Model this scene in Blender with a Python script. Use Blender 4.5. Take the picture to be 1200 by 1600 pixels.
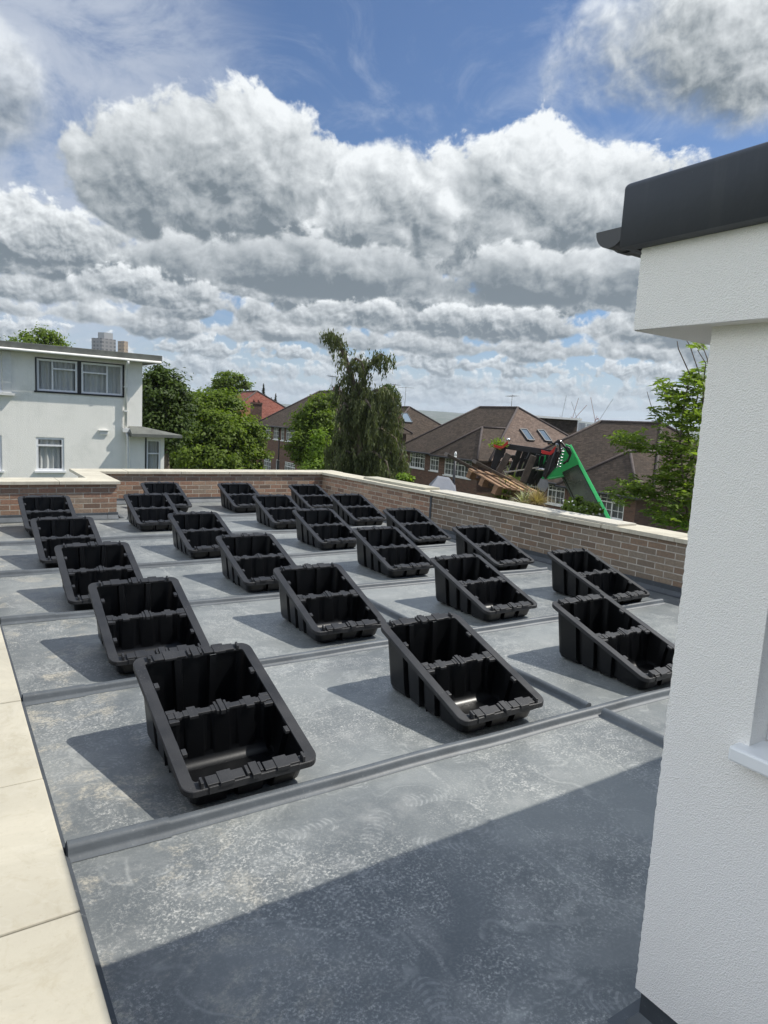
import bpy, bmesh, math, random
import numpy as np
from mathutils import Vector, Matrix

for o in list(bpy.data.objects):
    bpy.data.objects.remove(o)
scene = bpy.context.scene
COL = scene.collection
PI = math.pi
rad = math.radians

# ------------------------------------------------------------------ camera
F_PX, PITCH, ROLL, YAW = 1058.1, 0.134729, 0.055198, 0.587494   # focal length in px of a 1600 px high frame
EYE = Vector((0, 0, 1.6))
_fwd = Vector((0, math.cos(PITCH), -math.sin(PITCH)))
_up0 = Vector((0, math.sin(PITCH), math.cos(PITCH)))
_r0 = Vector((1, 0, 0))
_rt = _r0 * math.cos(ROLL) + _up0 * math.sin(ROLL)
_up = -_r0 * math.sin(ROLL) + _up0 * math.cos(ROLL)
_Z = Matrix.Rotation(-YAW, 3, 'Z')
RT, UP, FW = _Z @ _rt, _Z @ _up, _Z @ _fwd
cam_d = bpy.data.cameras.new("camera")
cam = bpy.data.objects.new("camera", cam_d)
COL.objects.link(cam)
cam_d.sensor_fit = 'VERTICAL'
cam_d.sensor_height = 36.0
cam_d.sensor_width = 27.0
cam_d.lens = F_PX / 1600 * 36.0
cam_d.clip_start = 0.05
cam_d.clip_end = 20000
m = Matrix((RT, UP, -FW)).transposed().to_4x4()
m.translation = EYE
cam.matrix_world = m
scene.camera = cam

# ------------------------------------------------------------------ exposure, sun, sky
scene.view_settings.view_transform = 'Standard'
scene.view_settings.look = 'None'
scene.view_settings.gamma = 1
scene.view_settings.use_curve_mapping = False
scene.view_settings.exposure = 0.2
scene.cycles.max_bounces = 6
scene.cycles.transparent_max_bounces = 12
scene.cycles.sample_clamp_indirect = 6

SUN = Vector((0.735, -0.285, 1.0)).normalized()
sd = bpy.data.lights.new("sun", 'SUN')
sd.energy = 4.8
sd.angle = rad(0.5)
sd.color = (1.0, 0.955, 0.88)
sun = bpy.data.objects.new("sun", sd)
COL.objects.link(sun)
sun.rotation_euler = (-SUN).to_track_quat('-Z', 'Y').to_euler()


class V:
    """a node socket with arithmetic"""
    def __init__(s, nt, k):
        s.nt, s.k = nt, k

    def _m(s, op, *a, clamp=False):
        n = s.nt.nodes.new('ShaderNodeMath')
        n.operation = op
        n.use_clamp = clamp
        for i, q in enumerate((s,) + a):
            put(s.nt, n.inputs[i], q)
        return V(s.nt, n.outputs[0])

    def __add__(s, o): return s._m('ADD', o)
    def __radd__(s, o): return s._m('ADD', o)
    def __sub__(s, o): return s._m('SUBTRACT', o)
    def __rsub__(s, o): return (s * -1.0) + o
    def __mul__(s, o): return s._m('MULTIPLY', o)
    def __rmul__(s, o): return s._m('MULTIPLY', o)
    def __truediv__(s, o): return s._m('DIVIDE', o)
    def __rtruediv__(s, o): return s.pow(-1.0) * o
    def max(s, o): return s._m('MAXIMUM', o)
    def min(s, o): return s._m('MINIMUM', o)
    def abs(s): return s._m('ABSOLUTE')
    def sat(s): return s._m('ADD', 0.0, clamp=True)
    def pow(s, o): return s._m('POWER', o)

    def step(s, lo, hi, a=0.0, b=1.0):
        n = s.nt.nodes.new('ShaderNodeMapRange')
        n.interpolation_type = 'SMOOTHSTEP'
        put(s.nt, n.inputs['Value'], s)
        for k, q in (('From Min', lo), ('From Max', hi), ('To Min', a), ('To Max', b)):
            put(s.nt, n.inputs[k], q)
        return V(s.nt, n.outputs['Result'])

    def lin(s, lo, hi, a=0.0, b=1.0):
        n = s.nt.nodes.new('ShaderNodeMapRange')
        put(s.nt, n.inputs['Value'], s)
        for k, q in (('From Min', lo), ('From Max', hi), ('To Min', a), ('To Max', b)):
            put(s.nt, n.inputs[k], q)
        return V(s.nt, n.outputs['Result'])


def put(nt, inp, q):
    if isinstance(q, V):
        nt.links.new(q.k, inp)
    elif isinstance(q, bpy.types.NodeSocket):
        nt.links.new(q, inp)
    elif isinstance(q, (tuple, list)) and len(q) == 3 and inp.type == 'RGBA':
        inp.default_value = (q[0], q[1], q[2], 1)
    else:
        inp.default_value = q


def mix(nt, f, a, b, kind='MIX'):
    n = nt.nodes.new('ShaderNodeMix')
    n.data_type = 'RGBA'
    n.blend_type = kind
    put(nt, n.inputs[0], f)
    put(nt, n.inputs[6], a)
    put(nt, n.inputs[7], b)
    return V(nt, n.outputs[2])


def comb(nt, x, y, z):
    n = nt.nodes.new('ShaderNodeCombineXYZ')
    for i, q in enumerate((x, y, z)):
        put(nt, n.inputs[i], q)
    return V(nt, n.outputs[0])


def sep(nt, v):
    n = nt.nodes.new('ShaderNodeSeparateXYZ')
    put(nt, n.inputs[0], v)
    return [V(nt, n.outputs[i]) for i in range(3)]


def noise(nt, vec, scale, detail=4, rough=0.5, lac=2.0, dist=0.0, color=False):
    n = nt.nodes.new('ShaderNodeTexNoise')
    if vec is not None:
        put(nt, n.inputs['Vector'], vec)
    n.inputs['Scale'].default_value = scale
    n.inputs['Detail'].default_value = detail
    n.inputs['Roughness'].default_value = rough
    n.inputs['Lacunarity'].default_value = lac
    n.inputs['Distortion'].default_value = dist
    return V(nt, n.outputs[1 if color else 0])


def build_world():
    w = bpy.data.worlds.new("World")
    scene.world = w
    w.use_nodes = True
    nt = w.node_tree
    nt.nodes.clear()
    out = nt.nodes.new('ShaderNodeOutputWorld')
    bg = nt.nodes.new('ShaderNodeBackground')
    bg.inputs['Strength'].default_value = 0.1
    nt.links.new(bg.outputs[0], out.inputs[0])
    sky = nt.nodes.new('ShaderNodeTexSky')
    sky.sky_type = 'NISHITA'
    sky.sun_disc = False
    sky.sun_elevation = math.asin(SUN.z)
    sky.sun_rotation = math.atan2(SUN.x, SUN.y)
    sky.air_density = 1.0
    sky.dust_density = 0.6
    sky.ozone_density = 2.2
    tc = nt.nodes.new('ShaderNodeTexCoord')
    dx, dy, dz = sep(nt, V(nt, tc.outputs['Generated']))
    c, s = math.cos(YAW), math.sin(YAW)
    xr = dx * c - dy * s
    xf = dx * s + dy * c
    a = xr._m('ARCTAN2', xf) * (180 / PI)
    e = dz._m('ARCSINE') * (180 / PI)
    # shared noises: coarse for the big near clouds, finer towards the horizon; each sampled a second time towards the sun
    def pair(k, det, off, z, dist=0.3, rough=0.55):
        q0 = comb(nt, a, e * 1.12, z)
        q1 = comb(nt, a + off * 0.6, e * 1.12 + off, z)
        return noise(nt, q0, k, det, rough, 2.1, dist), noise(nt, q1, k, max(det - 3, 2), rough, 2.1, dist), noise(nt, q0, k, max(det - 3, 2), rough, 2.1, dist)
    nb, nbo, nbl = pair(0.14, 8, 1.5, 0.0)
    nf, nfo, nfl = pair(0.42, 7, 0.55, 7.3)
    nh, nho, nhl = pair(1.0, 6, 0.22, 3.9)
    K = 10.0
    W = (0.82 * K, 0.85 * K, 0.865 * K)
    Wn = (0.66 * K, 0.71 * K, 0.74 * K)
    G = (0.150 * K, 0.185 * K, 0.212 * K)
    colr = mix(nt, 1.0, sky.outputs[0], (0.60, 0.75, 0.93), 'MULTIPLY')
    # high thin veil
    ci = noise(nt, comb(nt, a * 0.6 + e * 0.5, e * 1.1 - a * 0.25, 11.0), 0.16, 8, 0.6, 2.2, 0.9)
    veil = ci.step(0.46, 0.80) * e.step(10.0, 20.0) * 0.42
    colr = mix(nt, veil, colr, (0.52 * K, 0.58 * K, 0.68 * K))
    left = (a.step(-9.0, -23.0) * 0.85) * ci.step(0.22, 0.60)
    colr = mix(nt, left, colr, (0.46 * K, 0.51 * K, 0.60 * K))
    # low haze band
    colr = mix(nt, e.step(9.0, 0.0) * 0.75, colr, (0.47 * K, 0.56 * K, 0.63 * K))

    # cloud cover overhead, out of view: a broken deck added to whiten the ambient light
    zz = dz.max(0.12)
    ov = noise(nt, comb(nt, dx / zz, dy / zz, 2.0), 1.3, 3, 0.55)
    colr = mix(nt, ov.step(0.40, 0.58) * e.step(31.0, 42.0) * 0.9, colr, mix(nt, ov.step(0.45, 0.75), Wn, G))

    def cloud(colr, a0, e0, w, h, hb, amp, soft=0.22, op=1.0, white=W, grey=G, lb=0.36, lev=0, tilt=0.0, con=1.0, cover=0.75, wav=0.0, fr=0.36):
        n, no, nl, f, fo, fl = ((nb, nbo, nbl, nf, nfo, nfl), (nf, nfo, nfl, nh, nho, nhl), (nh, nho, nhl, nh, nho, nhl))[lev]
        d = e - e0 - ((a - a0) * tilt if w else 0.0) - (nbl - 0.5) * wav - (nfl - 0.5) * (wav * 0.4)
        yu = d.max(0.0) * (1.0 / h)
        yd = (d * -1.0).max(0.0) * (1.0 / hb)
        if w:
            x = (a - a0) * (1.0 / w)
            sh = 1.0 - (x * x + yu * yu + yd * yd)
        else:
            rn = noise(nt, comb(nt, a, e * 0.5, a0), fr / h, 3, 0.5)
            sh = cover - yu - yd * 0.8 + (rn - 0.5) * 3.4
        sh = sh + (n - 0.5) * (2 * amp) + (f - 0.5) * (0.9 * amp)
        al = sh.step(0.0, soft) * op
        L = (yu - yd * 0.5) * 0.95 + ((nl - no) * 2.3 + (fl - fo) * 1.1) * con + lb - 0.42 + sh.step(0.7, 0.0) * 0.34 + (nfl - 0.5) * 1.1 + (nbl - 0.5) * 0.7 + (nhl - 0.5) * 0.45
        cc = mix(nt, L.lin(-0.50, 0.98).sat(), grey, white)
        return mix(nt, al, colr, cc)

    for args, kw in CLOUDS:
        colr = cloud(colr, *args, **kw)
    # air near the horizon in front of the far clouds
    colr = mix(nt, e.step(7.0, -0.5) * 0.50, colr, (0.47 * K, 0.55 * K, 0.62 * K))
    # extra gain added to the unseen sky opposite the sun and overhead, lifting the shade
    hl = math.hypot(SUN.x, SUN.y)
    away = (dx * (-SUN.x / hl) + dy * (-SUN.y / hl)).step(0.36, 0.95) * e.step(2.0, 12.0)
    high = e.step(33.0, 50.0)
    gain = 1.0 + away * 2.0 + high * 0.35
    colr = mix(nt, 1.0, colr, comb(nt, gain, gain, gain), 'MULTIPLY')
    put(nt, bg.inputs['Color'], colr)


# azimuth (or seed when half-width is 0), elevation of the base, half-width, height, softness below, noise
CLOUDS = [
    ((21.0, 1.0, 0, 1.2, 0.3, 0.9), dict(lev=2, soft=0.6, op=0.8, con=0.7, fr=0.5, wav=0.6)),
    ((33.0, 2.0, 0, 1.5, 0.4, 0.9), dict(lev=2, soft=0.5, op=0.85, con=0.8, fr=0.5, wav=1.0)),
    ((47.0, 3.2, 0, 1.8, 0.5, 0.9), dict(lev=2, soft=0.45, op=0.9, con=0.9, fr=0.5, wav=1.5)),
    ((58.0, 4.6, 0, 2.1, 0.5, 0.9), dict(lev=2, soft=0.4, op=0.95, con=0.9, fr=0.55, wav=2.0)),
    ((66.0, 6.2, 0, 2.4, 0.6, 0.9), dict(lev=1, soft=0.4, con=0.9, fr=0.55, wav=2.5, cover=1.0)),
    ((83.0, 7.8, 0, 2.6, 0.7, 0.9), dict(lev=1, soft=0.4, con=0.9, fr=0.55, wav=3.0, cover=1.05)),
    ((74.0, 9.6, 0, 2.8, 0.8, 0.9), dict(lev=1, soft=0.35, con=0.9, fr=0.5, wav=3.0, cover=1.0, lb=0.28)),
    ((-95, 14.0, 42, 16.0, 4.0, 0.7), dict(soft=0.3, lb=0.5)),  # unseen bank, like the next one, added to light the shaded wall
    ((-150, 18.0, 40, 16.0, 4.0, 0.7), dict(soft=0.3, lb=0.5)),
    ((-28, 11.0, 10, 3.6, 1.5, 0.8), dict(lev=1, soft=0.35, wav=3.0)),
    ((-33, 19.5, 8, 6.5, 4.0, 0.7), dict(soft=0.7, op=0.75, lb=0.42)),
    ((25, 25.0, 15, 8.0, 4.5, 0.8), dict(soft=0.8, lb=0.46)),
    ((11.0, 14.2, 15.5, 8.4, 3.0, 0.75), dict(soft=0.18, lb=0.24, wav=2.0)),
    ((-12.5, 14.4, 14, 9.0, 3.6, 0.7), dict(soft=0.18, lb=0.10, tilt=-0.10, wav=2.0)),
    ((-1.0, 14.0, 6.0, 7.6, 2.5, 0.7), dict(soft=0.25, lb=0.26)),
    ((-7, 11.0, 14, 3.4, 1.6, 0.8), dict(soft=0.4, lev=0, lb=0.02, con=0.8, wav=3.0)),
    ((15, 11.0, 14, 3.4, 1.6, 0.8), dict(soft=0.4, lev=0, lb=0.04, con=0.8, wav=3.0)),
    ((-20, 8.6, 6, 1.8, 0.8, 0.8), dict(soft=0.35, lev=1, lb=0.26, wav=2.0)),
    ((-4, 8.2, 5, 1.7, 0.8, 0.8), dict(soft=0.35, lev=1, lb=0.28, wav=2.0)),
    ((8, 8.0, 7, 1.9, 0.8, 0.8), dict(soft=0.35, lev=1, lb=0.26, wav=2.0)),
]
build_world()

# ------------------------------------------------------------------ helpers
def ray(u, v):
    """direction of the photograph's pixel (1200 x 1600), used to survey where things stand"""
    return RT * (u - 600) / F_PX - UP * (v - 800) / F_PX + FW


def at(u, v, d):
    r = ray(u, v)
    return EYE + r * (d / math.hypot(r.x, r.y))


def on_z(u, v, z):
    r = ray(u, v)
    return EYE + r * ((z - EYE.z) / r.z)


def on_y(u, v, y):
    r = ray(u, v)
    return EYE + r * (y / r.y)


class MB:
    """collects faces and links them as one mesh object; UVs are metres along each face"""
    def __init__(s):
        s.v, s.f, s.sm = [], [], []

    def face(s, pts, smooth=False):
        i = len(s.v)
        s.v += [Vector(p) for p in pts]
        s.f.append(list(range(i, i + len(pts))))
        s.sm.append(smooth)

    def mesh(s, vs, fs, smooth=False):
        i = len(s.v)
        s.v += [Vector(p) for p in vs]
        for f in fs:
            s.f.append([i + k for k in f])
            s.sm.append(smooth)

    def box(s, a, b, M=None):
        x0, y0, z0 = a
        x1, y1, z1 = b
        P = [Vector(p) for p in ((x0, y0, z0), (x1, y0, z0), (x1, y1, z0), (x0, y1, z0), (x0, y0, z1), (x1, y0, z1), (x1, y1, z1), (x0, y1, z1))]
        if M is not None:
            P = [M(p) if callable(M) else M @ p for p in P]
        s.mesh(P, [(3, 2, 1, 0), (4, 5, 6, 7), (0, 1, 5, 4), (1, 2, 6, 5), (2, 3, 7, 6), (3, 0, 4, 7)])

    def bar(s, p, q, w, h, up=Vector((0, 0, 1))):
        p, q = Vector(p), Vector(q)
        d = (q - p).normalized()
        x = d.cross(up)
        if x.length < 1e-4:
            x = d.cross(Vector((1, 0, 0)))
        x = x.normalized() * w / 2
        y = x.cross(d).normalized() * h / 2
        a = [p - x - y, p + x - y, p + x + y, p - x + y]
        b = [k + (q - p) for k in a]
        s.mesh(a + b, [(0, 1, 2, 3), (7, 6, 5, 4), (1, 0, 4, 5), (2, 1, 5, 6), (3, 2, 6, 7), (0, 3, 7, 4)])

    def tube(s, pts, radii, n=8, cap=True):
        pts = [Vector(p) for p in pts]
        if not isinstance(radii, (list, tuple)):
            radii = [radii] * len(pts)
        vs, fs = [], []
        ref = Vector((0.31, 0.17, 0.93))
        for i, p in enumerate(pts):
            d = (pts[min(i + 1, len(pts) - 1)] - pts[max(i - 1, 0)]).normalized()
            x = d.cross(ref)
            if x.length < 1e-3:
                x = d.cross(Vector((1, 0, 0)))
            x.normalize()
            y = d.cross(x)
            for k in range(n):
                t = 2 * PI * k / n
                vs.append(p + (x * math.cos(t) + y * math.sin(t)) * radii[i])
        for i in range(len(pts) - 1):
            for k in range(n):
                a, b = i * n + k, i * n + (k + 1) % n
                fs.append((a, a + n, b + n, b))
        s.mesh(vs, fs, True)
        if cap:
            i = len(s.v) - len(vs)
            s.f.append([i + k for k in range(n)]); s.sm.append(False)
            e = i + (len(pts) - 1) * n
            s.f.append([e + n - 1 - k for k in range(n)]); s.sm.append(False)

    def extrude(s, poly, vec, smooth=False):
        """closed polygon swept along vec"""
        vec = Vector(vec)
        poly = [Vector(p) for p in poly]
        n = len(poly)
        s.face(poly)
        s.face([p + vec for p in reversed(poly)])
        vs = poly + [p + vec for p in poly]
        s.mesh(vs, [(k, k + n, (k + 1) % n + n, (k + 1) % n) for k in range(n)], smooth)

    def build(s, name, mat, parent=None, loc=None, bevel=0.0, rotz=0.0, weld=False):
        """vertices are in world space; an Empty parent or loc gives the local origin"""
        me = bpy.data.meshes.new(name)
        o = bpy.data.objects.new(name, me)
        if parent is not None:
            P = parent
            base = P.get('_w', None)
            org = Vector(base) if base is not None else Vector((0, 0, 0))
        else:
            org = Vector(loc) if loc is not None else Vector((0, 0, 0))
        vs = [tuple(p - org) for p in s.v]
        me.from_pydata(vs, [], s.f)
        me.update()
        bm = bmesh.new()
        bm.from_mesh(me)
        if weld:
            bmesh.ops.remove_doubles(bm, verts=bm.verts, dist=1e-5)
        bmesh.ops.recalc_face_normals(bm, faces=bm.faces)
        bm.to_mesh(me)
        bm.free()
        if len(me.polygons) == len(s.sm):
            me.polygons.foreach_set('use_smooth', s.sm)
        uv_metres(me, org)
        if mat is not None:
            me.materials.append(mat)
        if parent is not None:
            o.parent = parent
        else:
            o.location = org
        if parent is not None or loc is not None:
            o['_w'] = list(org)
        COL.objects.link(o)
        if bevel:
            md = o.modifiers.new('bevel', 'BEVEL')
            md.width = bevel
            md.segments = 2
            md.limit_method = 'ANGLE'
            md.angle_limit = rad(40)
        return o


def uv_metres(me, org):
    uv = me.uv_layers.new(name='uv')
    co = np.empty(len(me.vertices) * 3, np.float32)
    me.vertices.foreach_get('co', co)
    co = co.reshape(-1, 3) + np.array(org, np.float32)
    nl = len(me.loops)
    vi = np.empty(nl, np.int32)
    me.loops.foreach_get('vertex_index', vi)
    nrm = np.empty(len(me.polygons) * 3, np.float32)
    me.polygons.foreach_get('normal', nrm)
    nrm = nrm.reshape(-1, 3)
    tot = np.empty(len(me.polygons), np.int32)
    me.polygons.foreach_get('loop_total', tot)
    N = np.repeat(nrm, tot, 0)
    U = np.stack([-N[:, 1], N[:, 0], np.zeros(len(N))], 1)
    L = np.linalg.norm(U, axis=1)
    flat = L < 0.05
    U[flat] = (1, 0, 0)
    L[flat] = 1
    U /= L[:, None]
    W = np.cross(N, U)
    P = co[vi]
    out = np.stack([(P * U).sum(1), (P * W).sum(1)], 1).astype(np.float32)
    uv.data.foreach_set('uv', out.ravel())


def tag(o, label=None, cat=None, group=None, kind=None):
    for k, q in (('label', label), ('category', cat), ('group', group), ('kind', kind)):
        if q:
            o[k] = q
    return o


def thing(name, loc, label, cat, group=None):
    o = bpy.data.objects.new(name, None)
    o.empty_display_size = 0.2
    o.location = loc
    o['_w'] = list(loc)
    COL.objects.link(o)
    return tag(o, label, cat, group)


def copy_tree(o, parent=None):
    c = o.copy()
    COL.objects.link(c)
    if parent is not None:
        c.parent = parent
    for ch in list(o.children):
        copy_tree(ch, c)
    return c


# ------------------------------------------------------------------ materials
def new_mat(name):
    mt = bpy.data.materials.new(name)
    mt.use_nodes = True
    nt = mt.node_tree
    nt.nodes.clear()
    out = nt.nodes.new('ShaderNodeOutputMaterial')
    b = nt.nodes.new('ShaderNodeBsdfPrincipled')
    nt.links.new(b.outputs[0], out.inputs[0])
    return mt, nt, b


def tex(nt, which='Object'):
    return V(nt, nt.nodes.new('ShaderNodeTexCoord').outputs[which])


def bump(nt, b, h, strength=0.3, dist=0.01):
    n = nt.nodes.new('ShaderNodeBump')
    n.inputs['Strength'].default_value = strength
    n.inputs['Distance'].default_value = dist
    put(nt, n.inputs['Height'], h)
    nt.links.new(n.outputs[0], b.inputs['Normal'])


def plain(name, c, rough=0.5, var=0.15, scale=3.0, metal=0.0, spec=0.5, bmp=0.0, bscale=60.0):
    mt, nt, b = new_mat(name)
    co = tex(nt)
    n = noise(nt, co, scale, 5, 0.6)
    lo = tuple(q * (1 - var) for q in c)
    hi = tuple(min(q * (1 + var), 1) for q in c)
    put(nt, b.inputs['Base Color'], mix(nt, n.lin(0.3, 0.7), lo, hi))
    b.inputs['Roughness'].default_value = rough
    b.inputs['Metallic'].default_value = metal
    b.inputs['Specular IOR Level'].default_value = spec
    if bmp:
        bump(nt, b, noise(nt, co, bscale, 4, 0.6), bmp, 0.01)
    return mt


def brick_mat(name, cols, mortar, bw=0.225, bh=0.0735, mw=0.010, dirt=(0.1, 0.09, 0.08), dirt_amt=0.35, bstr=0.6):
    mt, nt, b = new_mat(name)
    uv = tex(nt, 'UV')
    n = nt.nodes.new('ShaderNodeTexBrick')
    put(nt, n.inputs['Vector'], uv)
    n.inputs['Scale'].default_value = 1.0
    n.inputs['Brick Width'].default_value = bw
    n.inputs['Row Height'].default_value = bh
    n.inputs['Mortar Size'].default_value = mw / 2
    n.inputs['Mortar Smooth'].default_value = 0.25
    n.offset = 0.5
    n.inputs['Color1'].default_value = (0, 0, 0, 1)
    n.inputs['Color2'].default_value = (1, 1, 1, 1)
    n.inputs['Mortar'].default_value = (0.5, 0.5, 0.5, 1)
    ramp = nt.nodes.new('ShaderNodeValToRGB')
    put(nt, ramp.inputs[0], n.outputs['Color'])
    els = ramp.color_ramp.elements
    while len(els) < len(cols):
        els.new(0.5)
    for i, c in enumerate(cols):
        els[i].position = i / (len(cols) - 1)
        els[i].color = (*c, 1)
    col = V(nt, ramp.outputs[0])
    sp = noise(nt, uv, 38, 5, 0.65)
    col = mix(nt, sp.step(0.35, 0.75) * 0.55, col, dirt)
    big = noise(nt, uv, 0.9, 5, 0.6)
    col = mix(nt, big.step(0.5, 0.8) * dirt_amt, col, dirt)
    mcol = mix(nt, noise(nt, uv, 9, 4, 0.6).step(0.35, 0.7), mortar, tuple(q * 0.62 for q in mortar))
    col = mix(nt, n.outputs['Fac'], col, mcol)
    put(nt, b.inputs['Base Color'], col)
    b.inputs['Roughness'].default_value = 0.9
    b.inputs['Specular IOR Level'].default_value = 0.2
    h = V(nt, n.outputs['Fac']) * -1.0 + sp * 0.35
    bump(nt, b, h, bstr, 0.008)
    return mt


def tile_mat(name, c1, c2, stain, bw=0.18, bh=0.11):
    mt, nt, b = new_mat(name)
    uv = tex(nt, 'UV')
    n = nt.nodes.new('ShaderNodeTexBrick')
    put(nt, n.inputs['Vector'], uv)
    n.inputs['Scale'].default_value = 1.0
    n.inputs['Brick Width'].default_value = bw
    n.inputs['Row Height'].default_value = bh
    n.inputs['Mortar Size'].default_value = 0.007
    n.inputs['Mortar Smooth'].default_value = 0.6
    n.inputs['Color1'].default_value = (0, 0, 0, 1)
    n.inputs['Color2'].default_value = (1, 1, 1, 1)
    n.inputs['Mortar'].default_value = (0, 0, 0, 1)
    col = mix(nt, n.outputs['Color'], c1, c2)
    big = noise(nt, uv, 0.7, 6, 0.65)
    col = mix(nt, big.step(0.42, 0.72) * 0.6, col, stain)
    col = mix(nt, noise(nt, uv, 7, 4, 0.6).step(0.55, 0.8) * 0.4, col, tuple(q * 1.5 for q in c2))
    # dark joints, plus the thin shadow line of each course painted into the colour
    _, vv, _ = sep(nt, uv)
    fr = (vv * (1 / bh))._m('FRACT')
    col = mix(nt, (V(nt, n.outputs['Fac']).max(fr.step(0.22, 0.0) * 0.65)) * 0.6, col, tuple(q * 0.4 for q in c1))
    put(nt, b.inputs['Base Color'], col)
    b.inputs['Roughness'].default_value = 0.9
    b.inputs['Specular IOR Level'].default_value = 0.1
    bump(nt, b, fr * -0.8 + V(nt, n.outputs['Color']) * 0.4, 0.7, 0.02)
    return mt


def leaf_mat(name, c, var=0.45, trans=0.35, tint=(1.35, 1.15, 0.5)):
    mt, nt, b = new_mat(name)
    g = nt.nodes.new('ShaderNodeNewGeometry')
    r = V(nt, g.outputs['Random Per Island'])
    lo = tuple(q * (1 - var) for q in c)
    hi = tuple(c[i] * (1 + var) * tint[i] ** 0.5 for i in range(3))
    big = noise(nt, tex(nt), 0.55, 3, 0.6)
    k = (r * 0.55 + big.lin(0.3, 0.7) * 0.45).sat()
    col = mix(nt, k, lo, hi)
    put(nt, b.inputs['Base Color'], col)
    b.inputs['Roughness'].default_value = 0.55
    b.inputs['Specular IOR Level'].default_value = 0.22
    tr = nt.nodes.new('ShaderNodeBsdfTranslucent')
    put(nt, tr.inputs[0], mix(nt, 1.0, col, (1.25, 1.35, 0.5), 'MULTIPLY'))
    ms = nt.nodes.new('ShaderNodeMixShader')
    ms.inputs[0].default_value = trans
    nt.links.new(b.outputs[0], ms.inputs[1])
    nt.links.new(tr.outputs[0], ms.inputs[2])
    out = [n for n in nt.nodes if n.type == 'OUTPUT_MATERIAL'][0]
    nt.links.new(ms.outputs[0], out.inputs[0])
    return mt


def glass_mat(name, tintc=(0.02, 0.025, 0.03), clear=0.55):
    """window glass: a clear sheet with a mirror-like skin"""
    mt, nt, b = new_mat(name)
    b.inputs['Base Color'].default_value = (*tintc, 1)
    b.inputs['Roughness'].default_value = 0.03
    b.inputs['Specular IOR Level'].default_value = 0.7
    tr = nt.nodes.new('ShaderNodeBsdfTransparent')
    tr.inputs[0].default_value = (0.93, 0.95, 0.95, 1)
    ms = nt.nodes.new('ShaderNodeMixShader')
    ms.inputs[0].default_value = clear
    nt.links.new(b.outputs[0], ms.inputs[1])
    nt.links.new(tr.outputs[0], ms.inputs[2])
    out = [n for n in nt.nodes if n.type == 'OUTPUT_MATERIAL'][0]
    nt.links.new(ms.outputs[0], out.inputs[0])
    return mt


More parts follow.
